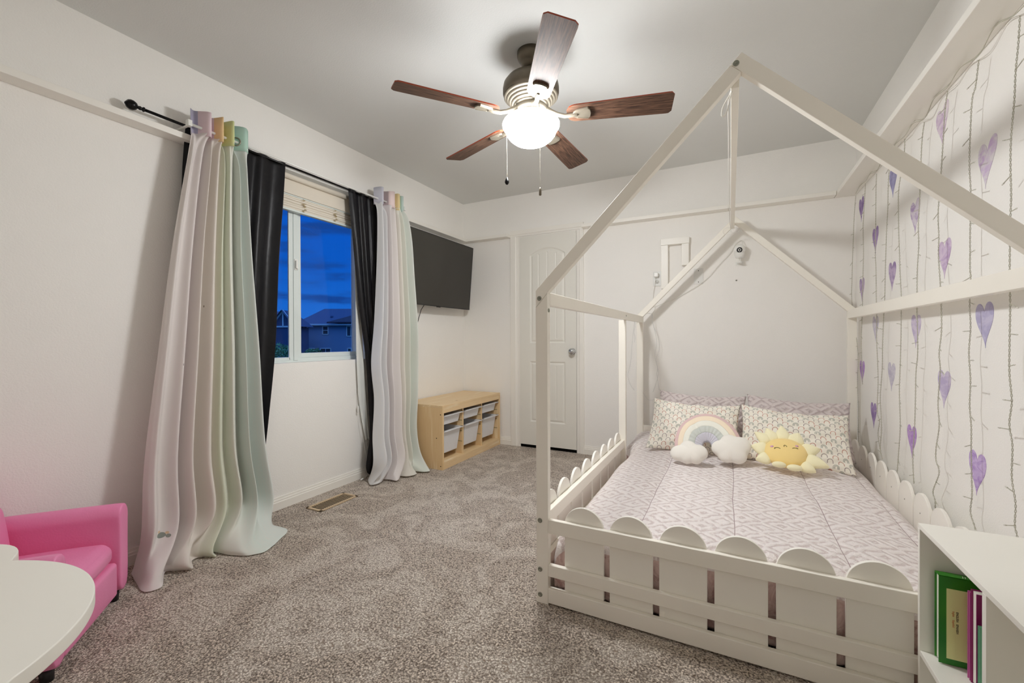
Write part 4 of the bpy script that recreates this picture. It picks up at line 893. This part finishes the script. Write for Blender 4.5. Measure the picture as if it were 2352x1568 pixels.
# loose wires by the left back post
MAT['greycord'] = plain('dull_cord', (216, 216, 214), .5)
Wr = thing('hanging_wires', (-.66, 3.57, 1.2), 'thin white wires dangling beside the left rear bed post', 'cord')
def wob(p, n=60): return [tuple(q) for q in cr_curve(p, n)]
m = MB()
m.tube(wob([(-.700, 3.573, 1.205), (-.70, 3.572, 1.173), (-.716, 3.572, 1.031), (-.731, 3.572, .852), (-.753, 3.573, .744), (-.739, 3.574, .672), (-.704, 3.576, .617)]), .0016, 6)
m.tube(wob([(-.700, 3.573, 1.205), (-.695, 3.572, 1.15), (-.703, 3.572, 1.10), (-.697, 3.572, 1.05), (-.700, 3.572, 1.01)]), .0016, 6)
m.tube(wob([(-.64, 3.60, 1.245), (-.575, 3.64, 1.24), (-.572, 3.66, 1.18), (-.548, 3.67, 1.07), (-.540, 3.67, .99), (-.556, 3.67, .90), (-.535, 3.67, .80), (-.540, 3.67, .74), (-.52, 3.66, .62)]), .0017, 6)
m.tube(wob([(-.575, 3.64, 1.24), (-.565, 3.66, 1.15), (-.530, 3.67, 1.05), (-.522, 3.67, .96), (-.545, 3.67, .86), (-.528, 3.67, .76), (-.55, 3.67, .66), (-.57, 3.66, .60)]), .0016, 6)
m.tube(wob([(-.632, 3.574, .60), (-.60, 3.60, .545), (-.56, 3.60, .545), (-.52, 3.58, .57)]), .0011, 6)
m.build('strands', MAT['greycord'], Wr)
Rw = thing('ridge_cord', (.0, 2.5, 1.85), 'white cord looped at the front peak and run along the ridge beam', 'cord')
m = MB()
m.tube(wob([(.018, 1.590, 1.865), (-.004, 1.600, 1.842), (-.022, 1.610, 1.815), (-.026, 1.615, 1.79), (-.014, 1.612, 1.79), (-.004, 1.60, 1.82), (.006, 1.592, 1.86)]), .0022, 8)
m.tube(wob([(.006, 1.590, 1.86), (-.006, 1.65, 1.849), (-.006, 1.9, 1.845), (-.007, 2.3, 1.845), (-.006, 2.8, 1.848), (-.004, 3.3, 1.85), (.0, 3.55, 1.85)]), .0022, 8)
for (cx, r, ph) in ((-.015, .035, 0), (.03, .028, 1), (.055, .02, 2)):
    m.tube([(cx+r*math.cos(a+ph), 3.565+.004*math.sin(2*a), 1.835+r*.75*math.sin(a+ph)) for a in np.linspace(0, 5.6, 40)], .0013, 6)
m.build('strand', MAT['whitecord'], Rw)

# ------------------------------------------------------------------ heart decals
HE = [(3.597, 1.889, 'dark'), (3.288, 1.622, 'purple'), (3.583, 1.357, 'mid'), (2.987, 1.368, 'mid'), (2.665, 1.605, 'grad'), (2.353, 1.355, 'orchid'), (2.975, 1.868, 'blue'), (2.033, 1.622, 'pale'), (2.375, 1.903, 'rose'), (3.285, 1.091, 'grey'), (2.655, 1.068, 'lav'), (2.043, 1.079, 'lavblue'), (3.577, .810, 'bright'), (3.322, .566, 'purple'), (2.997, .826, 'grey'), (2.356, .827, 'lav'), (2.704, .539, 'bright'), (2.093, .556, 'violet')]
HC = {'dark': ((88, 56, 130), (140, 108, 170)), 'purple': ((110, 74, 150), (160, 128, 190)), 'mid': ((116, 86, 150), (186, 160, 200)), 'grad': ((142, 104, 172), (212, 200, 216)), 'orchid': ((164, 124, 184), (212, 188, 218)), 'blue': ((96, 92, 150), (142, 138, 190)), 'pale': ((188, 150, 206), (216, 208, 216)), 'rose': ((186, 150, 194), (222, 206, 218)), 'grey': ((176, 168, 196), (208, 202, 216)), 'lav': ((166, 148, 196), (202, 188, 216)), 'lavblue': ((154, 146, 194), (186, 178, 214)), 'bright': ((150, 96, 190), (184, 140, 212)), 'violet': ((146, 104, 190), (198, 168, 224))}
lt = lambda c, f=.30: tuple(x+(235-x)*f for x in c)
MAT_H = {k_: heartmat(i, lt(v_[0]), lt(v_[1])) for i, (k_, v_) in enumerate(HC.items())}
colname = {3.59: 'first', 3.3: 'second', 2.99: 'third', 2.67: 'fourth', 2.36: 'fifth', 2.05: 'sixth'}
cword = {'dark': 'dark plum', 'purple': 'deep purple', 'mid': 'mottled purple', 'grad': 'purple fading to pale', 'orchid': 'orchid pink', 'blue': 'slate blue', 'pale': 'pale lilac', 'rose': 'washed rose-lilac', 'grey': 'pale grey-lavender', 'lav': 'soft lavender', 'lavblue': 'blue-lavender', 'bright': 'bright purple', 'violet': 'large bright violet'}
def heart_outline(w, h, tilt, n=72, lift=0):
    pts = []
    for t in np.linspace(0, 2*PI, n, endpoint=False):
        x = 16*math.sin(t)**3/16; y = (13*math.cos(t)-5*math.cos(2*t)-2*math.cos(3*t)-math.cos(4*t))
        y = (y+17)/29.0           # 0..1
        x = x*(.80+.2*y); x = x*(y**.12 if y > 0 else 0)
        yy = y*h-h/2+(lift*x if x > 0 else 0)*h; pts.append((x*w/2*1.05, yy))
    c, s_ = math.cos(tilt), math.sin(tilt); return [(p[0]*c-p[1]*s_, p[0]*s_+p[1]*c) for p in pts]
for i, (hy, hz, ck) in enumerate(HE):
    cn = colname[min(colname, key=lambda q: abs(q-hy))]; row = 'upper' if hz > 1.2 and (hz > 1.5) else ('middle' if hz > .95 else 'lower')
    if abs(hy-3.59) < .05: row = {1.889: 'upper', 1.357: 'middle', .81: 'lower'}[hz]
    if abs(hy-2.99) < .05: row = 'upper' if hz > 1.6 else ('middle' if hz > 1 else 'lower')
    if abs(hy-2.36) < .05: row = 'upper' if hz > 1.6 else ('middle' if hz > 1 else 'lower')
    tl = {8: 0, 7: -.10, 11: .06, 17: -.05}.get(i, random.uniform(-.05, .05)); lf = .17 if i in (7, 8) else (.06 if i in (0, 1, 4, 5) else 0)
    ol = heart_outline(.122, .156, tl, lift=lf)
    # +y is away from camera (left in view): mirror so the lifted lobe is toward the camera
    o = MB().prism([(hy-p[0], hz+p[1]) for p in ol], 0, XR-.0012, XR).build('heart_decal', MAT_H[ck])
    tag(o, '%s heart decal, %s one in the %s column from the back corner' % (cword[ck], row, cn), 'wall decal', 'purple heart decals on the right wall')

# ------------------------------------------------------------------ curtain string lights
STR = [
 [(3.600,1.988),(3.636,1.876),(3.662,1.732),(3.681,1.603),(3.700,1.436),(3.700,1.283),(3.546,0.954),(3.557,0.752),(3.530,0.554),(3.538,0.402),(3.515,0.337)],
 [(3.369,1.996),(3.400,1.850),(3.422,1.733),(3.412,1.591),(3.421,1.470),(3.437,1.252),(3.447,1.152),(3.464,1.005),(3.446,0.859),(3.436,0.743)],
 [(3.141,1.979),(3.152,1.887),(3.160,1.673),(3.165,1.514),(3.151,1.431),(3.146,1.239),(3.136,1.140),(3.142,1.052),(3.118,0.878),(3.113,0.774),(3.127,0.616),(3.084,0.570),(3.112,0.487),(3.056,0.388)],
 [(2.903,1.993),(2.935,1.864),(2.944,1.727),(2.962,1.627),(2.978,1.481),(2.985,1.407),(2.996,1.243),(3.010,1.168),(3.030,1.009),(3.036,0.883),(3.057,0.779),(3.071,0.693),(3.049,0.543),(3.070,0.419),(3.035,0.368)],
 [(2.694,1.992),(2.708,1.911),(2.777,1.778),(2.781,1.655),(2.776,1.543),(2.765,1.445),(2.760,1.375),(2.741,1.243),(2.741,1.154),(2.749,0.974),(2.766,0.777),(2.755,0.597),(2.783,0.438),(2.805,0.333),(2.832,0.239),(2.798,0.188)],
 [(2.462,1.968),(2.486,1.906),(2.501,1.790),(2.513,1.647),(2.528,1.540),(2.523,1.446),(2.539,1.343),(2.542,1.241),(2.542,1.144),(2.533,0.980),(2.554,0.876),(2.559,0.771),(2.568,0.645),(2.590,0.486),(2.576,0.371)],
 [(2.239,1.988),(2.263,1.922),(2.282,1.787),(2.297,1.688),(2.298,1.673),(2.323,1.542),(2.316,1.445),(2.319,1.368),(2.303,1.254),(2.294,1.168),(2.291,1.065),(2.312,0.973),(2.302,0.906),(2.322,0.775),(2.311,0.684),(2.340,0.586),(2.340,0.536),(2.311,0.494),(2.369,0.402),(2.347,0.365),(2.354,0.281)],
 [(2.007,1.973),(2.028,1.895),(2.051,1.860),(2.066,1.724),(2.069,1.631),(2.059,1.531),(2.064,1.406),(2.064,1.343),(2.064,1.275),(2.059,1.245),(2.066,1.152),(2.060,1.072),(2.071,0.981),(2.060,0.890),(2.065,0.799),(2.054,0.726),(2.054,0.640),(2.050,0.551),(2.048,0.488),(2.058,0.426),(2.024,0.380),(2.021,0.334)],
 [(1.776,1.968),(1.784,1.889),(1.797,1.816),(1.803,1.737),(1.819,1.630),(1.822,1.544),(1.818,1.460),(1.822,1.390),(1.825,1.249),(1.822,1.135),(1.825,1.016),(1.825,0.929),(1.813,0.847),(1.825,0.777),(1.809,0.716),(1.812,0.620),(1.793,0.549),(1.796,0.484),(1.785,0.457),(1.777,0.420)]]
SL = thing('string_lights', (XR-.03, 2.7, 2.02), 'unlit curtain of fairy lights in clear twisted wire hanging over the heart wall', 'string lights')
SXX = XR-.030
top = [(SXX, 1.2, 1.99), (SXX, 1.5, 1.985)]
for st in reversed(STR):
    top += [(SXX, st[0][0], min(2.018, st[0][1]+.016)), (SXX, st[0][0]+.13, 2.020)]
top = [p for p in top if p[1] < 3.70]
m = MB(); m.tube(wob(top, 200), .0016, 6); m.tube([(a+.003, b, c+.006+.003*math.sin(b*20)) for a, b, c in wob(top, 200)], .0013, 6)
m.build('main_cable', MAT['wire'], SL)
MAT['bulb'] = plain('clear_bulb', (226, 224, 214), .2, .6)
REST = MB(); rs = np.random.RandomState(4)
for si, st in enumerate(STR):
    C = cr_curve([(SXX, a, b) for a, b in st], 10*len(st)); seg = np.linalg.norm(np.diff(C, axis=0), axis=1); cum = np.concatenate([[0], np.cumsum(seg)]); n = int(cum[-1]/.006)
    q = np.linspace(0, cum[-1], n); L = np.stack([np.interp(q, cum, C[:, i]) for i in range(3)], 1)
    m = MB()
    for ph in (0, PI):
        m.tube([(p[0]+.0017*math.cos(s_*2*PI/.030+ph), p[1]+.0017*math.sin(s_*2*PI/.030+ph), p[2]) for p, s_ in zip(L, q)], .0010, 5)
    d = .06; blist = []
    while d < cum[-1]-.02:
        p = np.array([np.interp(d, cum, C[:, i]) for i in range(3)]); sd = 1 if rs.rand() < .68 else -1; ln = rs.uniform(.022, .046); dz = rs.uniform(-.016, .006)
        e = p+np.array([-.004, sd*ln, dz]); m.tube([tuple(p), tuple(e)], .0015, 5); blist.append((tuple(e), tuple(e+(e-p)/np.linalg.norm(e-p)*.008)))
        d += rs.uniform(.085, .11)
    s_o = m.build('light_strand', MAT['wire'], SL)
    for e1, e2 in blist:
        if si >= 4: MB().tube([e1, e2], [.0024, .0015], 6).build('bulb', MAT['bulb'], s_o)
        else: REST.tube([e1, e2], [.0024, .0015], 6)
o = REST.build('far_bulbs', MAT['bulb'], SL); o['kind'] = 'stuff'

# ------------------------------------------------------------------ bookshelf by the foot of the bed
bx0, bx1, by0, by1, bz1 = .448, XR-.016, .60, 1.520, .540; pt = .0125
BS = thing('bookshelf', (.6, 1.06, 0), 'low white open bookshelf at the foot of the bed', 'bookshelf')
MB().box(bx0, bx1, by0, by1, bz1-pt, bz1).build('top', MAT['lam'], BS, bevel=.001)
for (a, b) in ((by1-pt, by1), (1.174, 1.174+.016), (by0, by0+pt)): MB().box(bx0, bx1, a, b, 0 if a != 1.174 else .0, bz1-pt).build('panel', MAT['lam'], BS, bevel=.001)
MB().box(bx0+.001, bx1, 1.190, by1-pt, .190, .204).build('shelf', MAT['lam'], BS, bevel=.001); MB().box(bx0+.001, bx1, by0+pt, 1.174, .190, .204).build('shelf', MAT['lam'], BS, bevel=.001)
MB().box(bx0+.001, bx1, by0+pt, by1-pt, .015, .027).build('shelf', MAT['lam'], BS, bevel=.001); MB().box(bx1-.004, bx1, by0, by1, 0, bz1).build('back_panel', MAT['lam'], BS)
def book(name, x0, x1, y0, y1, z0, z1, cover, spine_top, label, round_=.0):
    T = thing(name, ((x0+x1)/2, (y0+y1)/2, z0), label, 'book', 'books in the white shelf'); ct = .0022
    m = MB(); m.box(x0, x1, y0, y0+ct, z0, z1); m.box(x0, x1, y1-ct, y1, z0, z1); m.box(x0, x1, y0, y1, z1-ct, z1) if spine_top else m.box(x1-ct, x1, y0, y1, z0, z1)
    m.build('cover', cover, T, bevel=.0008); MB().box(x0+.004, x1-.004, y0+ct, y1-ct, z0+.003, z1-ct-.001).build('pages', MAT['paper'], T); return T
MAT['paper'] = plain('paper_block', (238, 234, 224), .85, .1)
k = Mt('green_cover', .35, .5); x, y, z = k.xyz(k.coord()); k.col(k.mix(k.noise(5, 2).step(.3, .8), lin((16, 118, 22)), lin((70, 150, 24)))); MAT['green'] = k.m
MAT['olivepanel'] = plain('pale_olive_print', (236, 242, 168), .4, .5); MAT['ink'] = plain('black_ink', (28, 28, 26), .6); MAT['orangeink'] = plain('orange_ink', (214, 132, 66), .6)
GB = book('picture_dictionary', .474, .695, 1.470, 1.496, .206, .430, MAT['green'], True, 'thick green picture dictionary with pale olive cover panel')
plab(MB().box(.4885, .68, 1.4688, 1.4702, .222, .400).build('cover_panel', MAT['olivepanel'], GB), 'pale olive rectangle on the cover')
def text(s, size, mat, parent, M, name, label):
    cu = bpy.data.curves.new(name, 'FONT'); cu.body = s; cu.size = size; cu.extrude = .0002; cu.align_x = 'LEFT'
    ob = bpy.data.objects.new(name, cu); COL.objects.link(ob); dg = bpy.context.evaluated_depsgraph_get(); me = bpy.data.meshes.new_from_object(ob.evaluated_get(dg)); bpy.data.objects.remove(ob)
    off = Vector(parent.location); me.transform(Matrix.Translation(-off) @ M); me.materials.clear(); me.materials.append(mat)
    o = bpy.data.objects.new(name, me); COL.objects.link(o); o.parent = parent; o['label'] = label; return o
def textM(x, z): return Matrix(((0, 1, 0, x), (0, 0, -1, 1.4685), (-1, 0, 0, z), (0, 0, 0, 1)))     # reads downward
text('ENGLISH   SPANISH', .0064, MAT['ink'], GB, textM(.5065, .3445), 'cover_lettering', 'black words ENGLISH SPANISH')
text('Inglés     Español', .0060, MAT['orangeink'], GB, textM(.4995, .3445), 'cover_lettering', 'orange words Inglés Español')
text('//', .016, MAT['paper'], GB, Matrix(((1, 0, 0, .520), (0, 1, 0, 1.474), (0, 0, 1, .4305), (0, 0, 0, 1))), 'spine_marks', 'two pale stripes on the spine')
MAT['redink'] = plain('red_print', (190, 30, 34), .5); MAT['yellowink'] = plain('yellow_print', (226, 178, 66), .5)
for (zc, mt, rw, rh) in ((.352, 'yellowink', .008, .010), (.338, 'yellowink', .008, .010), (.296, 'redink', .010, .014), (.270, 'redink', .010, .014), (.225+.008, 'yellowink', .007, .008)):
    MB().prism([(.540+rw*math.cos(a), zc+rh*math.sin(a)) for a in np.linspace(0, 2*PI, 24, endpoint=False)], 1, 1.4682, 1.4690).build('cover_spot', MAT[mt], GB)
MAT['pinkbook'] = plain('pink_cover', (196, 96, 160), .4, .5); MAT['magenta'] = plain('magenta_cover', (142, 16, 96), .4, .5); MAT['redbook'] = plain('crimson_cover', (170, 30, 60), .4); MAT['mint'] = plain('mint_cover', (110, 176, 140), .4)
book('board_book', .515, .72, 1.392, 1.420, .206, .432, MAT['magenta'], False, 'magenta book with thick white pages beside the green dictionary')
book('thin_pink_book', .515, .70, 1.424, 1.436, .206, .420, MAT['pinkbook'], False, 'thin pink book between the green dictionary and magenta book')
book('thin_mint_book', .508, .68, 1.360, 1.368, .206, .372, MAT['mint'], False, 'thin mint green book nearest the shelf divider')

# ------------------------------------------------------------------ kids table
circ = [(-1.36, .039, .396), (-1.665, .262, .142), (-1.12, .115, .160), (-1.72, -.02, .20), (-1.16, -.22, .22), (-1.50, -.26, .22)]
cen = np.array([-1.38, .0]); ol = []
for t in np.linspace(0, 2*PI, 200, endpoint=False):
    d = np.array([math.cos(t), math.sin(t)]); best = .1
    for (cx, cy, cr_) in circ:
        o_ = np.array([cx, cy])-cen; b = d @ o_; c = o_ @ o_-cr_*cr_; disc = b*b-c
        if disc > 0: best = max(best, b+math.sqrt(disc))
    ol.append(tuple(cen+d*best))
KT = thing('kids_table', (-1.38, 0, 0), 'white kids table with lobed cloud-shaped top in the near left corner', 'table')
MB().prism(ol, 2, .470, .500, smooth=True).build('table_top', MAT['lam'], KT, bevel=.003)
for (lx, ly) in ((-1.62, .10), (-1.20, .16), (-1.18, -.18), (-1.56, -.22)): MB().lathe([(.017, 0), (.02, .02), (.024, .47)], (lx, ly, 0), 20).build('leg', MAT['lam'], KT)

# ------------------------------------------------------------------ pink recliner
cdir = Vector((.64, .768, 0)).normalized(); sdir = Vector((cdir.y, -cdir.x, 0)); org = Vector((-2.205, .845, 0))+sdir*.26
CMx = Matrix(((sdir.x, cdir.x, 0, org.x), (sdir.y, cdir.y, 0, org.y), (0, 0, 1, 0), (0, 0, 0, 1)))
RC = thing('kids_recliner', (org.x-cdir.x*.2, org.y-cdir.y*.2, 0), 'pink leatherette kids recliner armchair against the left wall', 'armchair')
def arm(a0, a1):
    # rounded top, front face slightly flared
    m = MB(); n = 22; rows = []
    ac = (a0+a1)/2; hw = (a1-a0)/2; prof = [(ac-hw*.93, .035), (ac-hw, .10), (ac-hw*1.0, .30)]
    for t in np.linspace(PI, 0, 13): prof.append((ac+hw*1.12*math.cos(t), .335+.050*math.sin(t)))
    prof += [(ac+hw, .30), (ac+hw, .10), (ac+hw*.93, .035)]
    ys = [(-.375, .90), (-.37, .97), (-.355, 1.0), (-.2, 1.0), (-.03, 1.0), (-.012, .985), (-.003, .95), (0, .90)]
    N = len(prof); vs = []; fs = []
    for (yv, sc) in ys:
        for (px__, pz__) in prof: vs.append((ac+(px__-ac)*sc, yv, .2+(pz__-.2)*(1-(1-sc)*.25)))
    for j in range(len(ys)-1):
        for i in range(N): k2 = (i+1) % N; fs.append((j*N+i, j*N+k2, (j+1)*N+k2, (j+1)*N+i))
    fs.append(tuple(range(N-1, -1, -1))); fs.append(tuple((len(ys)-1)*N+i for i in range(N)))
    m.add(vs, fs, 0, True); return m
arm(-.26, -.188).xf(CMx).build('armrest', MAT['pink'], RC, sub=1); arm(.188, .26).xf(CMx).build('armrest', MAT['pink'], RC, sub=1)
rbox(-.187, .187, -.37, -.02, .165, .252, .035, puff=.014, M=CMx).build('seat', MAT['pink'], RC, weld=True)
rbox(-.186, .186, -.36, -.008, .035, .168, .014, puff=.006, M=CMx).build('footrest', MAT['pink'], RC, weld=True)
tilt = Matrix.Translation((0, -.40, .22)) @ Matrix.Rotation(math.radians(7), 4, 'X') @ Matrix.Translation((0, .40, -.22))
rbox(-.187, .187, -.44, -.295, .20, .455, .045, puff=.018, M=CMx @ tilt).build('backrest', MAT['pink'], RC, weld=True)
rbox(-.175, .175, -.45, -.325, .445, .600, .05, puff=.012, M=CMx @ tilt).build('headrest', MAT['pink'], RC, weld=True)
for (fa, fb) in ((-.22, -.035), (.22, -.035), (-.22, -.34), (.22, -.34)): m = MB(); m.lathe([(.016, 0), (.018, .038)], (fa, fb, 0), 14); m.xf(CMx).build('foot', MAT['black'], RC)
